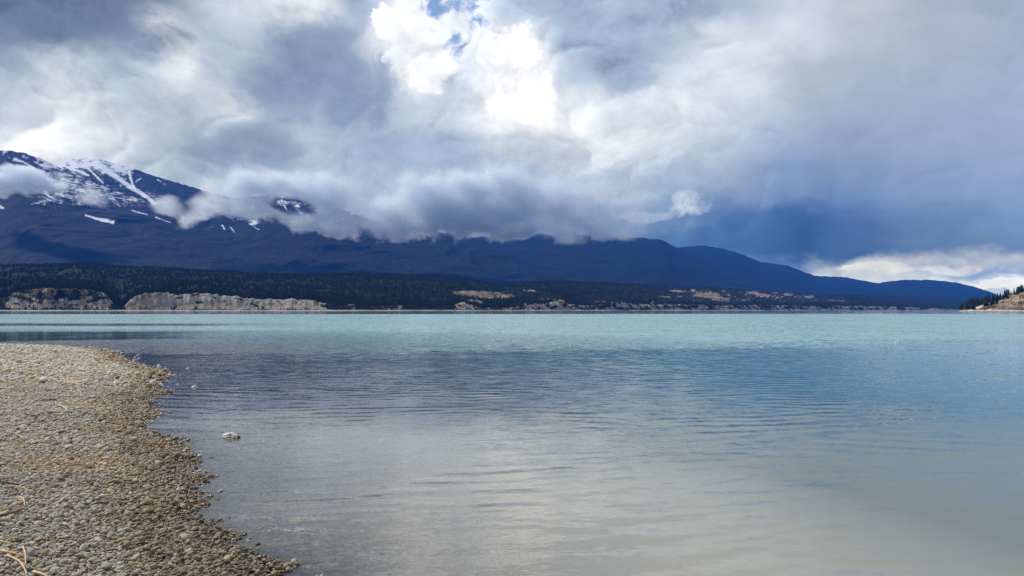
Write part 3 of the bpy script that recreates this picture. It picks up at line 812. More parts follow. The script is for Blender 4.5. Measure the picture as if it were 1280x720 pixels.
TREES = [cone_tree_meshes(s, f, t) for s, f, t in [(1, 0.85, 8), (2, 1.1, 7), (3, 0.75, 8), (4, 1.3, 6), (5, 1.0, 7)]]
rng = np.random.RandomState(11)
NIND = [0]


def place_tree(x, y, z, h, label, group, wide=1.0):
    i = rng.randint(len(TREES))
    e = bpy.data.objects.new('conifer_tree', None)
    COL.objects.link(e)
    e.location = (x, y, z - 0.2)
    e.rotation_euler = (rng.uniform(-.04, .04), rng.uniform(-.04, .04), rng.uniform(0, 6.28))
    e.scale = (h * wide, h * wide, h)
    e.empty_display_size = 0.1
    tag(e, label, 'tree', group)
    for nm, me in (('trunk', TREES[i][0]), ('crown', TREES[i][1])):
        o = bpy.data.objects.new(nm, me); COL.objects.link(o); o.parent = e
    NIND[0] += 1


def field_z(field, px, v):
    """terrain point at column px and inland distance v"""
    U, V, X, Y, Z = field[:5]
    ui = np.clip(np.searchsorted(U[0], px), 1, U.shape[1] - 1)
    vi = np.clip(np.searchsorted(V[:, 0], v), 1, V.shape[0] - 1)
    fu = np.clip((px - U[0][ui - 1]) / (U[0][ui] - U[0][ui - 1]), 0, 1)
    fv = np.clip((v - V[:, 0][vi - 1]) / (V[:, 0][vi] - V[:, 0][vi - 1]), 0, 1)

    def s(A):
        return (A[vi - 1, ui - 1] * (1 - fu) + A[vi - 1, ui] * fu) * (1 - fv) + (A[vi, ui - 1] * (1 - fu) + A[vi, ui] * fu) * fv
    return s(X), s(Y), s(Z)


# headland trees: thick wood left of the bare slope and along the crest
hl = 0
while hl < 118:
    crest = hl >= 62 and hl < 112
    if hl < 62:                                            # wood on the low left end
        px, v = rng.uniform(1199, 1252), rng.uniform(14, 135)
        if px > 1240 and v < 55:
            continue
        if 1218 < px < 1238 and 18 < v < 62 and rng.rand() > 0.1:
            continue
    elif crest:                                            # along the crest and just behind it
        px, v = rng.uniform(1240, 1292), rng.uniform(104, 165)
    else:                                                  # a few on the open slope
        px, v = rng.uniform(1256, 1290), rng.uniform(30, 85)
    x, y, z = [float(a) for a in field_z(HL, np.array([px]), np.array([v]))]
    if z < 1.4:
        continue
    on_slope = hl >= 112
    h = rng.uniform(4, 6) if on_slope else rng.uniform(9, 16) * (0.75 if px < 1206 else 1.0)
    lb = ('small dark conifer on the open tan slope of the headland' if on_slope else
          'dark conifer along the crest above the bare headland slope' if crest else 'dark conifer in the low wood at the tip of the rocky headland')
    place_tree(x, y, z, h, lb, ('conifers scattered on the bare headland slope' if on_slope else 'conifers along the headland crest' if crest else 'conifers of the headland tip wood'), rng.uniform(0.85, 1.3))
    hl += 1
# trees that stand out singly on the far shore
spots = []
while len(spots) < 92:                                     # on the rim of the pale cliffs
    px = rng.uniform(8, 410)
    v = rng.uniform(66, 120)
    lb = ('on the rim of the dome shaped scrubby cliff' if px < 138 else 'in the ravine between the two big cliffs' if px < 158 else
          'on the rim of the long pale cliff' if px < 302 else 'on the rim of the low gullied white cliff')
    spots.append((px, v, rng.uniform(9, 17), 'dark conifer ' + lb, 'conifers ' + lb))
while len(spots) < 182:                                    # on the low tan flats
    px = rng.uniform(590, 722)
    v = rng.uniform(16, 110) if rng.rand() < 0.75 else rng.uniform(110, 220)
    if 690 < px < 706 and rng.rand() < 0.8:
        continue
    lb = ('by the pale bluff below the sandy terrace' if px < 606 else 'on the tan flats along the far waterline' if px < 682 else 'around the tan mound on the far waterline')
    spots.append((px, v, rng.uniform(9, 18), 'dark conifer ' + lb, 'conifers ' + lb))
for px, v, h, lb, gr in spots:
    x, y, z = [float(a) for a in field_z(FS, np.array([px]), np.array([v]))]
    place_tree(x, y, z, h, lb, gr, rng.uniform(0.85, 1.3))


# ------------------------------------------------------------------ geometry-node scatter (for uncountable masses)
def scatter(name, pts, rots, scls, idx, meshes, tint=None, parent=None):
    me = bpy.data.meshes.new(name)
    me.vertices.add(len(pts)); me.vertices.foreach_set('co', np.asarray(pts, np.float32).ravel())
    for k, a in (('rot', rots), ('scl', scls)):
        at = me.attributes.new(k, 'FLOAT_VECTOR', 'POINT'); at.data.foreach_set('vector', np.asarray(a, np.float32).ravel())
    at = me.attributes.new('idx', 'INT', 'POINT'); at.data.foreach_set('value', np.asarray(idx, np.int32))
    if tint is not None:
        at = me.attributes.new('tint', 'FLOAT_COLOR', 'POINT')
        at.data.foreach_set('color', np.concatenate([tint, np.ones((len(tint), 1))], 1).astype(np.float32).ravel())
    src = bpy.data.collections.new(name + '_source')
    for i, m in enumerate(meshes):
        src.objects.link(bpy.data.objects.new('%s_%02d' % (name, i), m))
    o = bpy.data.objects.new(name, me); COL.objects.link(o)
    if parent is not None:
        o.parent = parent
    ng = bpy.data.node_groups.new(name, 'GeometryNodeTree')
    ng.interface.new_socket('Geometry', in_out='INPUT', socket_type='NodeSocketGeometry')
    ng.interface.new_socket('Geometry', in_out='OUTPUT', socket_type='NodeSocketGeometry')
    L, n = ng.links.new, ng.nodes.new
    gi, go, mp, ins, ci = n('NodeGroupInput'), n('NodeGroupOutput'), n('GeometryNodeMeshToPoints'), n('GeometryNodeInstanceOnPoints'), n('GeometryNodeCollectionInfo')
    ci.inputs['Collection'].default_value = src
    ci.inputs['Separate Children'].default_value = True
    ci.inputs['Reset Children'].default_value = True
    ins.inputs['Pick Instance'].default_value = True

    def na(nm, ty):
        a = n('GeometryNodeInputNamedAttribute'); a.data_type = ty; a.inputs['Name'].default_value = nm
        return a.outputs['Attribute']
    e2r = n('FunctionNodeEulerToRotation')
    L(na('rot', 'FLOAT_VECTOR'), e2r.inputs[0])
    L(gi.outputs[0], mp.inputs['Mesh']); L(mp.outputs[0], ins.inputs['Points']); L(ci.outputs[0], ins.inputs['Instance'])
    L(na('idx', 'INT'), ins.inputs['Instance Index']); L(e2r.outputs[0], ins.inputs['Rotation']); L(na('scl', 'FLOAT_VECTOR'), ins.inputs['Scale'])
    L(ins.outputs[0], go.inputs[0])
    md = o.modifiers.new('scatter', 'NODES'); md.node_group = ng
    return o


def joined_tree(i):
    t, c = TREES[i]
    bm = bmesh.new(); bm.from_mesh(c)
    me = bpy.data.meshes.new('forest_tree'); bm.to_mesh(me); bm.free()
    me.materials.append(M_needle)
    return me


U, V, X, Y, Z, PY, cl, gr_ = FS
nf = 70000
fpx = rng.uniform(-200, 1235, nf)
fv = np.where(rng.rand(nf) < 0.30, rng.uniform(62, 260, nf), 62 + 1580 * rng.rand(nf) ** 0.9)
lowband = rng.rand(nf)
fv = np.where(lowband < 0.06, rng.uniform(18, 62, nf), fv)
fv = np.where(lowband > 0.965, rng.uniform(11, 17, nf), fv)
fx, fy, fz = field_z(FS, fpx, fv)
ui = np.clip(np.round(fpx + 220).astype(int), 0, U.shape[1] - 1)
vi = np.clip(np.searchsorted(V[:, 0], fv), 0, V.shape[0] - 1)
bare_here = np.maximum(cl[vi, ui], gr_[vi, ui])
keep = rng.rand(nf) > np.clip(bare_here * 1.5 - 0.1, 0, 0.985)
keep &= ~((fpx > 10) & (fpx < 408) & (fv < 72) & (rng.rand(nf) > 0.3) & ~((fpx > 138) & (fpx < 156)))
keep |= (fv < 62) & (fpx > 10) & (fpx < 140) & (rng.rand(nf) < 0.5)
keep &= ~((fpx > 700) & (fv < 60) & (rng.rand(nf) > 0.25))
keep &= ~((fpx > 815) & (fpx < 1035) & (rng.rand(nf) > 0.55))
fx, fy, fz = fx[keep], fy[keep], fz[keep]
n = len(fx)
hh = rng.uniform(6, 13, n) * np.where(fv[keep] < 60, 0.5, 1.0)
ww = hh * rng.uniform(0.85, 1.35, n)
forest = scatter('forest', np.stack([fx, fy, fz - 0.3], 1), np.stack([0 * fx, 0 * fx, rng.rand(n) * 6.28], 1), np.stack([ww, ww, hh], 1),
                 rng.randint(0, 5, n), [joined_tree(i) for i in range(5)])
tag(forest, 'dense dark conifer forest covering the far bench', kind='stuff')


# ------------------------------------------------------------------ pebbles
def mat_pebble(name, src):
    m, N = new_mat(name)
    c = N.attr('tint', 'INSTANCER')[0] if src == 'inst' else N.n('ShaderNodeObjectInfo').outputs['Color']
    p = N.n('ShaderNodeTexCoord').outputs['Object']
    n = N.noise(p, 3.0, 5, 0.65)
    c = N.mix(1.0, c, N.ramp(n, [(0.3, (0.72, 0.72, 0.72)), (0.7, (1.15, 1.13, 1.1))])[0], blend='MULTIPLY')
    pz = N.xyz(N.n('ShaderNodeNewGeometry').outputs['Position'])[2]
    rough = N.mix(N.ss(pz, 0.02, 0.07), 0.25, 0.75, 'FLOAT')
    principled(N, c, rough, bump(N, n, 0.05), 0.35)
    return m


M_peb_i, M_peb_o = mat_pebble('pebble_stone', 'inst'), mat_pebble('loose_pebble_stone', 'obj')


def pebble_mesh(seed, mat, name='pebble'):
    rnd = np.random.RandomState(seed)
    bm = bmesh.new()
    bmesh.ops.create_icosphere(bm, subdivisions=2, radius=0.5)
    k = rnd.rand(6, 3) * 2 - 1
    for v in bm.verts:
        c = np.array(v.co)
        d = 1.0
        for q in k:
            q = q / np.linalg.norm(q)
            d -= 0.30 * max(0.0, float(np.dot(c * 2, q)) - 0.62)
        d += 0.05 * math.sin(c[0] * 7 + seed) * math.cos(c[1] * 6 + 2 * seed)
        v.co = v.co * d
    me = bpy.data.meshes.new(name)
    bm.to_mesh(me); bm.free()
    me.polygons.foreach_set('use_smooth', [True] * len(me.polygons))
    me.materials.append(mat)
    return me


PEB_I = [pebble_mesh(s, M_peb_i) for s in range(7)]
PEB_O = [pebble_mesh(s, M_peb_o) for s in range(7)]


def jitter_grid(x0, x1, y0, y1, s):
    a, b = np.meshgrid(np.arange(x0, x1, s), np.arange(y0, y1, s))
    a, b = a.ravel(), b.ravel()
    return a + rng.uniform(-.5, .5, a.size) * s, b + rng.uniform(-.5, .5, b.size) * s


parts = []
for (y0, y1, s, d0) in [(2.6, 8.0, 0.0188, 0.0208), (8.0, 15.0, 0.0228, 0.0255), (15.0, 35.0, 0.038, 0.043)]:
    for layer in range(2):
        x, y = jitter_grid(-26, 1, y0, y1, s * (1 if layer == 0 else 1.55))
        k = (x > -0.72 * y - 1.7)
        x, y = x[k], y[k]
        sd = shore_sd(x, y)
        edge = 0.16 * fbm(x * 2.2, y * 2.2, 3) + 0.10 * fbm(x * 7, y * 7, 2)
        w = sd + edge
        pr = np.where(w > 0.06, 1.0, np.clip(0.55 + w * 2.0, 0.05, 1.0)) * sstep(w, -2.2, -0.6)
        k = rng.rand(x.size) < pr
        x, y, sd, w = x[k], y[k], sd[k], w[k]
        d = d0 * np.exp(rng.normal(0, 0.30, x.size)) * np.where(rng.rand(x.size) < 0.004, 1.5, 1.0) * (1.0 if layer == 0 else 1.12)
        z = ground_z(x, y, sd) + d * (0.16 if layer == 0 else 0.55) + np.where(np.abs(w) < 0.2, 0.006, 0)
        parts.append(np.stack([x, y, z, d, w], 1))
P = np.concatenate(parts)
n = len(P)
pal = np.array([(0.43, 0.405, 0.355), (0.34, 0.315, 0.275), (0.25, 0.23, 0.195), (0.50, 0.47, 0.41), (0.38, 0.32, 0.24), (0.17, 0.155, 0.135), (0.34, 0.25, 0.17), (0.60, 0.57, 0.51)])
pick = rng.choice(len(pal), n, p=[.24, .21, .14, .13, .11, .06, .05, .06])
tint = np.array([1.98, 1.84, 1.60]) * pal[pick] * np.exp(rng.normal(0, 0.24, (n, 1)))
wet = sstep(P[:, 4], -0.5, -0.1) * (1 - sstep(P[:, 4] + 0.10 * fbm(P[:, 0] * 1.3, P[:, 1] * 1.3, 2), 0.16, 0.85))   # wave-washed band is wet and browner
wet = wet * rng.uniform(0.6, 1.0, n)
tint = tint * (1 - wet[:, None] * np.array([0.62, 0.67, 0.73]))
ox, oy = gp(95, 590)
rust = np.exp(-(((P[:, 0] - ox) / 0.62) ** 2 + ((P[:, 1] - oy) / 0.42) ** 2) ** 2) * (0.65 + 0.6 * fbm(P[:, 0] * 4, P[:, 1] * 4, 3))
rust += 0.30 * sstep(fbm(P[:, 0] * 0.7 + 5, P[:, 1] * 0.7, 3), 0.15, 0.6)
rust = np.clip(rust, 0, 0.9)[:, None] * (rng.rand(n, 1) < 0.8)
tint = np.minimum(tint * 1.12, 0.78)
tint = tint * (1 - rust) + rust * tint * np.array([1.30, 0.96, 0.56])
sx = P[:, 3:4] * np.stack([rng.uniform(1.0, 1.5, n), rng.uniform(0.8, 1.1, n), rng.uniform(0.50, 0.80, n)], 1)
rot = np.stack([rng.normal(0, 0.34, n), rng.normal(0, 0.34, n), rng.rand(n) * 6.28], 1)
pid = rng.randint(0, 7, n)
ppx, ppy = 640 + F * P[:, 0] / P[:, 1], HZ + F * (EYE - P[:, 2]) / P[:, 1]
size_px = F * P[:, 3] / P[:, 1] * ((ppx > 2) & (ppx < 1275) & (ppy < 716) & (P[:, 4] > 0.05))
big = np.argsort(-size_px)[:300]
rest = np.ones(n, bool); rest[big] = False
for i in big:
    o = bpy.data.objects.new('pebble', PEB_O[pid[i]])
    COL.objects.link(o)
    o.parent = ground
    o.location, o.rotation_euler, o.scale = P[i, :3], rot[i], sx[i]
    o.color = tuple(tint[i]) + (1.0,)
shingle = scatter('shingle', P[rest, :3], rot[rest], sx[rest], pid[rest], PEB_I, tint[rest], ground)
shingle['kind'] = 'stuff'


# ------------------------------------------------------------------ twigs and stems washed up on the beach
def tube_mesh(pts, r0, r1, mat, seg=6, name='twig'):
    pts = [Vector(p) for p in pts]
    # refine with Catmull-Rom
    q = []
    for i in range(len(pts) - 1):
        a, b = pts[max(i - 1, 0)], pts[i]
        c, d = pts[i + 1], pts[min(i + 2, len(pts) - 1)]
        for k in range(5):
            t = k / 5
            q.append(0.5 * (2 * b + (c - a) * t + (2 * a - 5 * b + 4 * c - d) * t * t + (3 * b - a - 3 * c + d) * t ** 3))
    q.append(pts[-1])
    verts, faces = [], []
    for i, p in enumerate(q):
        tan = (q[min(i + 1, len(q) - 1)] - q[max(i - 1, 0)]).normalized()
        s = tan.cross(Vector((0, 0, 1))).normalized()
        t = s.cross(tan)
        r = r0 + (r1 - r0) * i / (len(q) - 1)
        r *= 1 + 0.18 * math.sin(i * 2.3)
        for k in range(seg):
            a = 6.283 * k / seg
            verts.append(p + (s * math.cos(a) + t * math.sin(a)) * r)
    for i in range(len(q) - 1):
        for k in range(seg):
            faces.append((i * seg + k, i * seg + (k + 1) % seg, (i + 1) * seg + (k + 1) % seg, (i + 1) * seg + k))
    faces.append(tuple(range(seg))[::-1])
    faces.append(tuple((len(q) - 1) * seg + k for k in range(seg)))
    me = bpy.data.meshes.new(name); me.from_pydata(verts, [], faces); me.update()
    me.materials.append(mat)
    return me


M_straw = simple_mat('dry_straw', (0.62, 0.43, 0.24), 0.7, 0.25, 40)
M_dark_twig = simple_mat('weathered_twig', (0.085, 0.055, 0.04), 0.85, 0.3, 30)


def on_beach(px, py, lift):
    x, y = gp(px, py, 0.12)
    for _ in range(3):
        z = float(ground_z(np.array([x]), np.array([y]))[0]) + lift
        x, y = gp(px, py, z)
    return Vector((x, y, z))


nl_ = 520
lx, ly = np.empty(0), np.empty(0)
ox, oy = gp(90, 592)
lx = np.where(rng.rand(nl_) < 0.6, ox + rng.normal(0, 0.42, nl_), rng.uniform(-9, -2, nl_))
ly = np.where(lx > -9, oy + rng.normal(0, 0.22, nl_), 0)
far_l = rng.rand(nl_) < 0.45
ly = np.where(far_l, rng.uniform(4, 22, nl_), ly)
lx = np.where(far_l, -0.68 * ly + rng.uniform(0, 1, nl_) ** 2 * 0.30 * ly, lx)
lsd = shore_sd(lx, ly)
kp = lsd > 0.7
lx, ly = lx[kp], ly[kp]
nn_ = len(lx)
M_litter = simple_mat('straw_litter', (0.58, 0.42, 0.23), 0.8, 0.35, 3)
straw_me = tube_mesh([(-0.5, 0, 0), (0.0, 0.05, 0.03), (0.5, -0.02, 0)], 0.03, 0.018, M_litter, 4, 'straw')
ll = rng.uniform(0.03, 0.085, nn_)
litter = scatter('straw_litter', np.stack([lx, ly, ground_z(lx, ly) + 0.022], 1), np.stack([rng.normal(0, .15, nn_), rng.normal(0, .2, nn_), rng.rand(nn_) * 6.28], 1),
                 np.stack([ll, 0.05 + 0 * ll, 0.05 + 0 * ll], 1), np.zeros(nn_, int), [straw_me])
tag(litter, 'thin dry straw litter strewn over the pebbles', kind='stuff')
TW = [
    ('twig', [(-14, 601), (6, 603), (24, 605.5)], 0.008, 0.005, M_dark_twig, 'dark bent twig lying just below the rust stained pebbles', 0.035),
    ('dry_stem', [(13, 607), (27, 609), (41, 614.5)], 0.005, 0.003, M_straw, 'pale straw stem beside the dark bent twig', 0.04),
    ('dry_stem', [(25, 621), (29.5, 624), (31, 632)], 0.006, 0.004, M_straw, 'short curled straw stem standing between pebbles', 0.045),
    ('twig', [(-12, 647), (10, 642), (29, 636.5)], 0.007, 0.004, M_dark_twig, 'dark straight twig half sunk among grey pebbles', 0.025),
    ('dry_stem', [(-10, 674), (5, 677), (19, 681)], 0.006, 0.004, M_straw, 'pale stem lying above the crossed straw stems', 0.045),
    ('dry_stem', [(-14, 686), (12, 690), (30, 695)], 0.007, 0.004, M_straw, 'long straw stem crossing a short upright one', 0.045),
    ('dry_stem', [(28.5, 683), (31.5, 692), (32, 706)], 0.005, 0.003, M_straw, 'short thin straw stem crossing the end of a long one', 0.055),
    ('dry_stem', [(9, 694), (25, 702), (34, 718)], 0.006, 0.004, M_straw, 'curved straw stem arching down beneath the crossed stems', 0.05),
    ('dry_stem', [(42, 714.5), (52, 717), (64, 723)], 0.007, 0.005, M_straw, 'thick short orange stem right of the curved straw', 0.045),
    ('dry_stem', [(84, 477), (92, 478.5), (101, 481)], 0.016, 0.009, M_straw, 'pale broken reed on the upper shingle of the spit', 0.05),
    ('dry_stem', [(-3, 484), (18, 485.4), (36, 485.8)], 0.012, 0.008, M_straw, 'long pale reed lying flat across the middle of the spit', 0.05),
    ('dry_stem', [(72, 506), (79, 508), (85, 514)], 0.012, 0.007, M_straw, 'hooked pale reed on the shingle', 0.05),
    ('twig', [(31, 517), (40, 519), (46, 520)], 0.010, 0.007, M_dark_twig, 'small brown twig near the hooked pale reed', 0.04),
    ('dry_stem', [(18, 545), (24, 544), (30, 548)], 0.007, 0.005, M_straw, 'tiny bent straw on grey shingle above the rust stain', 0.045),
    ('twig', [(47, 499), (60, 500), (70, 498.5)], 0.013, 0.008, M_dark_twig, 'brown driftwood stick lying between the pale reeds', 0.04),
]
for nm, pp, r0, r1, mt, lb, lift in TW:
    w = [on_beach(a, b, lift + (0.012 if i == 1 else 0)) for i, (a, b) in enumerate(pp)]
    c = w[1].copy()
    o = link(nm, tube_mesh([p - c for p in w], r0, r1, mt), None)
    o.location = c
    tag(o, lb, 'twig' if nm == 'twig' else 'stem')


# ------------------------------------------------------------------ single stones
def stone_mesh(seed, lump=0.25, sub=4):
    bm = bmesh.new()
    bmesh.ops.create_icosphere(bm, subdivisions=sub, radius=1.0)
    co = np.array([v.co[:] for v in bm.verts])
    d = 1 + lump * perlin(co[:, 0] * 1.3 + seed * 7.1, co[:, 1] * 1.3 + co[:, 2] * 1.1) + lump * 0.4 * fbm(co[:, 0] * 3 + seed, co[:, 2] * 3 + co[:, 1] * 2, 3)
    for v, k in zip(bm.verts, d):
        v.co *= float(k)
    return bm


def stone(name, px, py, size, mat, seed, label, cat='stone', lump=0.25, z=None, rotz=0.0, group=None):
    if z is None:
        p = on_beach(px, py, 0.02)
    else:
        x, y = gp(px, py, z); p = Vector((x, y, z))
    bm = stone_mesh(seed, lump, 3)
    bmesh.ops.scale(bm, verts=bm.verts, vec=size)
    me = bpy.data.meshes.new(name); bm.to_mesh(me); bm.free()
    o = link(name, me, mat); o.location = p; o.rotation_euler[2] = rotz
    return tag(o, label, cat, group)


M_pale = simple_mat('bleached_stone', (0.66, 0.63, 0.57), 0.8, 0.18, 9, 0.01)
M_grey = simple_mat('grey_stone', (0.30, 0.29, 0.28), 0.75, 0.3, 12, 0.01)
M_dark = simple_mat('dark_stone', (0.09, 0.085, 0.08), 0.7, 0.3, 12, 0.01)


# bleached rock in the shallows with a hollow in its side, shade painted dark in its hollows and right end
def bleached_rock():
    z = 0.015
    x, y = gp(289, 547.5, 0.0)
    bm = stone_mesh(4, 0.10, 5)
    dk = bm.verts.layers.float.new('dark')
    for v in bm.verts:
        c = v.co
        sxx = 1.0 - 0.34 * max(0.0, c.x) ** 1.5
        c2 = Vector((c.x * 0.118, c.y * 0.062 * sxx, c.z * 0.056 * (1.0 - 0.36 * max(0, c.x) - 0.12 * max(0, -c.x))))
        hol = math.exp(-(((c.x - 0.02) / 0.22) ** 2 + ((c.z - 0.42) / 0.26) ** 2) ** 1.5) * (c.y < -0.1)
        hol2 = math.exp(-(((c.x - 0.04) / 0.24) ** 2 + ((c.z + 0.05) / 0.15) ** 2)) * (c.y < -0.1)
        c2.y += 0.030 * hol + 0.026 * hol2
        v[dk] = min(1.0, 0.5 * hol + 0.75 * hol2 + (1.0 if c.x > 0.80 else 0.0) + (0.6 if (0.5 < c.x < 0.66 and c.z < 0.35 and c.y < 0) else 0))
        v.co = c2
    me = bpy.data.meshes.new('bleached_rock'); bm.to_mesh(me); bm.free()
    m, N = new_mat('bleached_rock')
    p = N.n('ShaderNodeTexCoord').outputs['Object']
    nz = N.noise(p, 30, 5, 0.6)
    c = N.mix(nz, (0.52, 0.49, 0.43), (0.82, 0.80, 0.74))
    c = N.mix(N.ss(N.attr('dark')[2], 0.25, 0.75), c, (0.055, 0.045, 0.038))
    principled(N, c, 0.8, bump(N, nz, 0.008))
    o = link('bleached_rock', me, m); o.location = (x, y, z); o.rotation_euler[2] = R(-6)
    return tag(o, 'bleached white rock with dark hollows poking out of the still shallows', 'rock')


bleached_rock()
stone('boulder', 198.5, 459.5, (0.062, 0.055, 0.082), M_pale, 2, 'upright rounded pale stone standing in the water off the tip of the spit', lump=0.14, z=0.03)
stone('stone', 205, 461.5, (0.045, 0.02, 0.016), M_pale, 5, 'small flat pale stone in the water beside the upright rounded stone', z=0.006)
stone('stone', 83.5, 434.5, (0.15, 0.10, 0.055), M_dark, 6, 'flat dark stone on the outer edge of the pebble spit', lump=0.18)
stone('stone', 121, 440.5, (0.13, 0.10, 0.085), M_grey, 8, 'grey stone with a shaded side near the outer tip of the spit', lump=0.2)
stone('stone', 171.5, 538.5, (0.038, 0.03, 0.024), M_pale, 9, 'pale egg sized stone at the waterline of the cove', lump=0.15)
for i, (a, b, s) in enumerate([(157, 449.5, 0.05), (147.5, 438.5, 0.05), (158, 441.5, 0.04), (167, 449.8, 0.045), (171, 449.6, 0.06), (159, 454, 0.05), (171, 454, 0.035)]):
    stone('stone', a, b, (s, s * 0.6, s * 0.45), M_grey if i % 3 else M_pale, 20 + i, 'low stone breaking the still water off the tip of the spit', z=0.008, group='stones awash off the spit')


# two small white floats on the open water; the third stands in for a sparkle
def float_mesh():
    bm = bmesh.new()
    prof = [(0.0, -0.05), (0.035, -0.045), (0.055, -0.02), (0.06, 0.0), (0.055, 0.025), (0.04, 0.05), (0.018, 0.062), (0.015, 0.085), (0.0, 0.088)]
    vs_ = [bm.verts.new((r, 0, z)) for r, z in prof]
    es = [bm.edges.new((vs_[i], vs_[i + 1])) for i in range(len(vs_) - 1)]
    bmesh.ops.spin(bm, geom=vs_ + es, cent=(0, 0, 0), axis=(0, 0, 1), angle=2 * math.pi, steps=14)
    bmesh.ops.remove_doubles(bm, verts=bm.verts, dist=1e-4)
    bmesh.ops.recalc_face_normals(bm, faces=bm.faces)
    me = bpy.data.meshes.new('float'); bm.to_mesh(me); bm.free()
    return me


M_float = simple_mat('white_float', (0.85, 0.85, 0.83), 0.4, 0.04, 20)
fm = float_mesh()
fm.materials.append(M_float)
for k, (a, b, lb) in enumerate([(1119.5, 428.6, 'nearer of two small white floats side by side on the turquoise water'), (1122.3, 425.4, 'farther of two small white floats side by side on the turquoise water'),
                                (713.2, 432, 'lone small white bead standing in for a sparkle on the ruffled water')]):
    x, y = gp(a, b)
    o = link('float', fm, None); o.location = (x, y, 0.01); o.scale = (0.5,) * 3 if k < 2 else (0.4,) * 3
    o.rotation_euler = (R(14), R(8 - 20 * k), k)
    tag(o, lb, 'float', 'white floats on the lake')


# ------------------------------------------------------------------ cloud lying on the mountain
def cloud_box(name, x0, x1, y0, y1, Y, depth, label, build):
    """closed mesh hull at distance Y covering columns x0..x1 and rows y0..y1; density from build(N, px, py, world position, depth fade)"""
    cx0, cx1 = (x0 - 640) / F * Y, (x1 - 640) / F * Y
    z0, z1 = EYE + (HZ - y1) / F * Y, EYE + (HZ - y0) / F * Y
    bm = bmesh.new()
    bmesh.ops.create_cube(bm, size=1.0)
    bmesh.ops.bevel(bm, geom=bm.edges, offset=0.12, segments=2, affect='EDGES')
    bmesh.ops.scale(bm, verts=bm.verts, vec=(cx1 - cx0, depth, z1 - z0))
    me = bpy.data.meshes.new(name); bm.to_mesh(me); bm.free()
    m, N = new_mat(name)
    m.cycles.volume_step_rate = 0.3
    p = N.n('ShaderNodeNewGeometry').outputs['Position']
    wx, wy, wz = N.xyz(p)
    p = N.vm('MULTIPLY', p, (1.0, 0.3, 1.15))
    cpx = N.m('MULTIPLY_ADD', wx, F / Y, 640.0)              # metres to columns at the cloud's own distance
    cpy = N.m('MULTIPLY_ADD', N.m('SUBTRACT', wz, EYE), -F / Y, HZ)
    dy_ = N.m('DIVIDE', N.m('SUBTRACT', wy, Y), depth * 0.5)
    dfade = N.ss(N.m('ABSOLUTE', dy_), 1.0, 0.55)
    dens = build(N, cpx, cpy, p, dfade)
    pv = N.n('ShaderNodeVolumePrincipled')
    pv.inputs['Color'].default_value = (0.86, 0.915, 0.955, 1)
    pv.inputs['Anisotropy'].default_value = 0.3
    N.put(pv.inputs['Density'], dens)
    o = N.n('ShaderNodeOutputMaterial'); N.put(o.inputs['Volume'], pv.outputs[0])
    ob = link(name, me, m, smooth=False)
    ob.location = ((cx0 + cx1) / 2, Y, (z0 + z1) / 2)
    return tag(ob, label, kind='stuff')


def bank_density(N, cpx, cpy, p, dfade):
    n = N.m('SUBTRACT', N.noise(p, 0.0036, 5, 0.62), 0.5)
    nl = N.m('SUBTRACT', N.noise(p, 0.0011, 2, 0.5), 0.5)
    # row of the cloud base along the columns
    base_pts = [(205, 262), (225, 276), (245, 279), (270, 270), (300, 268), (330, 279), (372, 291), (405, 296), (440, 293), (480, 295), (540, 295), (600, 301), (650, 300), (720, 300), (800, 299), (850, 296), (900, 290)]
    rp = N.ramp(N.m('DIVIDE', N.m('SUBTRACT', cpx, 200.0), 700.0), [((a - 200) / 700, ((b - 200) / 150,) * 3) for a, b in base_pts], 'LINEAR')[0]
    base = N.m('MULTIPLY_ADD', N.xyz(rp)[0], 150.0, 200.0)
    th = N.m('SUBTRACT', base, cpy)                          # rows above the base
    soft = N.ss(N.m('ADD', th, N.m('MULTIPLY_ADD', n, 62.0, N.m('MULTIPLY', nl, 16.0))), -1.0, 9.0)
    top = N.ss(N.m('ADD', th, N.m('MULTIPLY_ADD', n, -110.0, N.m('MULTIPLY', nl, -110.0))), 92.0, 26.0)
    left = N.ss(N.m('ADD', cpx, N.m('MULTIPLY_ADD', n, 70.0, N.m('MULTIPLY', nl, 40.0))), N.m('MULTIPLY_ADD', N.ss(cpy, 240.0, 275.0), -22.0, 246.0), N.m('MULTIPLY_ADD', N.ss(cpy, 240.0, 275.0), -30.0, 276.0))
    right = N.ss(cpx, 930.0, 640.0)
    hx = N.m('POWER', N.m('DIVIDE', N.m('SUBTRACT', cpx, 369.0), 34.0), 2.0)
    hy = N.m('POWER', N.m('DIVIDE', N.m('SUBTRACT', N.m('SUBTRACT', cpy, 258.0), N.m('MULTIPLY', N.m('SUBTRACT', cpx, 369.0), 0.22)), 11.0), 2.0)
    hole = N.ss(N.m('ADD', N.m('ADD', hx, hy), N.m('MULTIPLY', n, 7.0)), 0.3, 1.9)
    d = N.m('MULTIPLY', N.m('MULTIPLY', soft, top), N.m('MULTIPLY', left, hole))
    d = N.m('MULTIPLY', d, N.m('MULTIPLY', dfade, N.m('MULTIPLY', right, right)))
    nf = N.m('SUBTRACT', N.noise(p, 0.0055, 4, 0.55), 0.5)
    d = N.m('MULTIPLY', d, N.m('MULTIPLY_ADD', N.ss(N.m('ADD', nf, N.m('MULTIPLY', nl, 0.6)), -0.12, 0.16), 1.15, 0.32))
    return N.m('MULTIPLY', d, 0.0125)


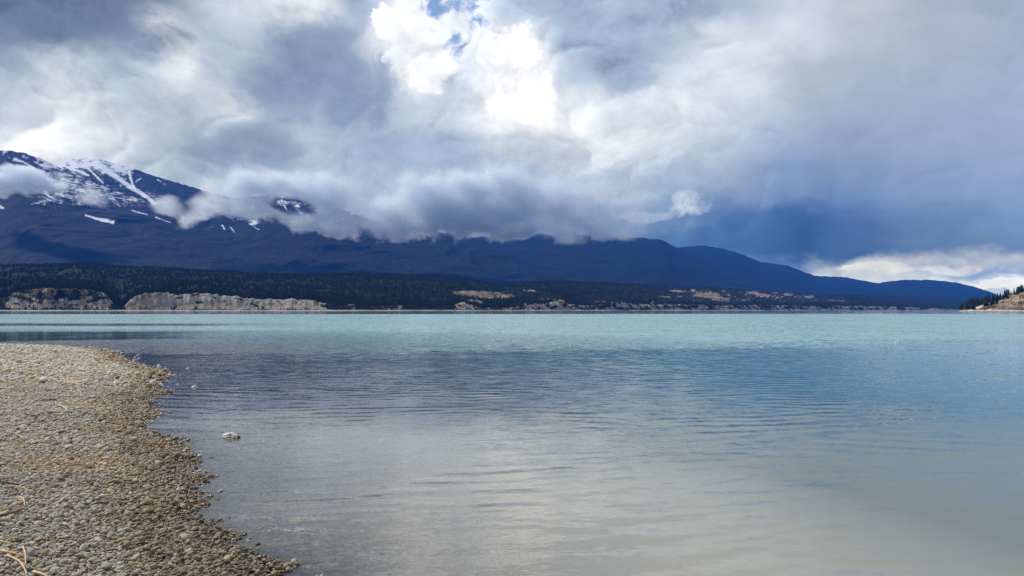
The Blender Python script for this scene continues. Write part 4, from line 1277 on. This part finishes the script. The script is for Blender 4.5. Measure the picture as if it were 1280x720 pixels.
def wisp_density(cx, cy, rx, ry, k, amp):
    def f(N, cpx, cpy, p, dfade):
        n = N.m('SUBTRACT', N.noise(p, 0.0052, 6, 0.62), 0.5)
        ex = N.m('POWER', N.m('DIVIDE', N.m('SUBTRACT', cpx, cx), rx), 2.0)
        ey = N.m('POWER', N.m('DIVIDE', N.m('SUBTRACT', cpy, cy), ry), 2.0)
        r = N.m('ADD', N.m('ADD', ex, ey), N.m('MULTIPLY', n, amp))
        return N.m('MULTIPLY', N.m('MULTIPLY', N.ss(r, 0.95, 0.25), dfade), k)
    return f


cloud_box('cloud_bank', 195, 890, 185, 312, 6300, 420, 'long grey cloud bank lying along the mountain and hiding its ridge', bank_density)
cloud_box('cloud_wisp', -60, 90, 195, 252, 5900, 300, 'torn pale cloud wisp below the rounded summit', wisp_density(14, 227, 54, 19, 0.016, 5.2))
cloud_box('cloud_puff', 190, 232, 236, 278, 6000, 400, 'thin cloud puff beside the lowest snow gully', wisp_density(208, 256, 14, 15, 0.005, 4.4))
cloud_box('cloud_puff', 96, 132, 230, 262, 5700, 300, 'faint cloud puffs against the dark mountain shoulder', wisp_density(114, 246, 13, 12, 0.004, 4.6))

# ------------------------------------------------------------------ haze: one box of even air round everything
bm = bmesh.new()
bmesh.ops.create_cube(bm, size=1.0)
hx0, hx1, hy0, hy1, hz0, hz1 = -15500, 15500, -400, 17500, -1010, HAZE_TOP
bmesh.ops.scale(bm, verts=bm.verts, vec=(hx1 - hx0, hy1 - hy0, hz1 - hz0))
me = bpy.data.meshes.new('haze'); bm.to_mesh(me); bm.free()
m, N = new_mat('haze')
pv = N.n('ShaderNodeVolumePrincipled')
pv.inputs['Color'].default_value = HAZE_COL + (1,)
pv.inputs['Density'].default_value = HAZE_DENS
N.put(N.n('ShaderNodeOutputMaterial').inputs['Volume'], pv.outputs[0])
hz = link('haze', me, m, smooth=False)
hz.location = ((hx0 + hx1) / 2, (hy0 + hy1) / 2, (hz0 + hz1) / 2)
hz['kind'] = 'stuff'
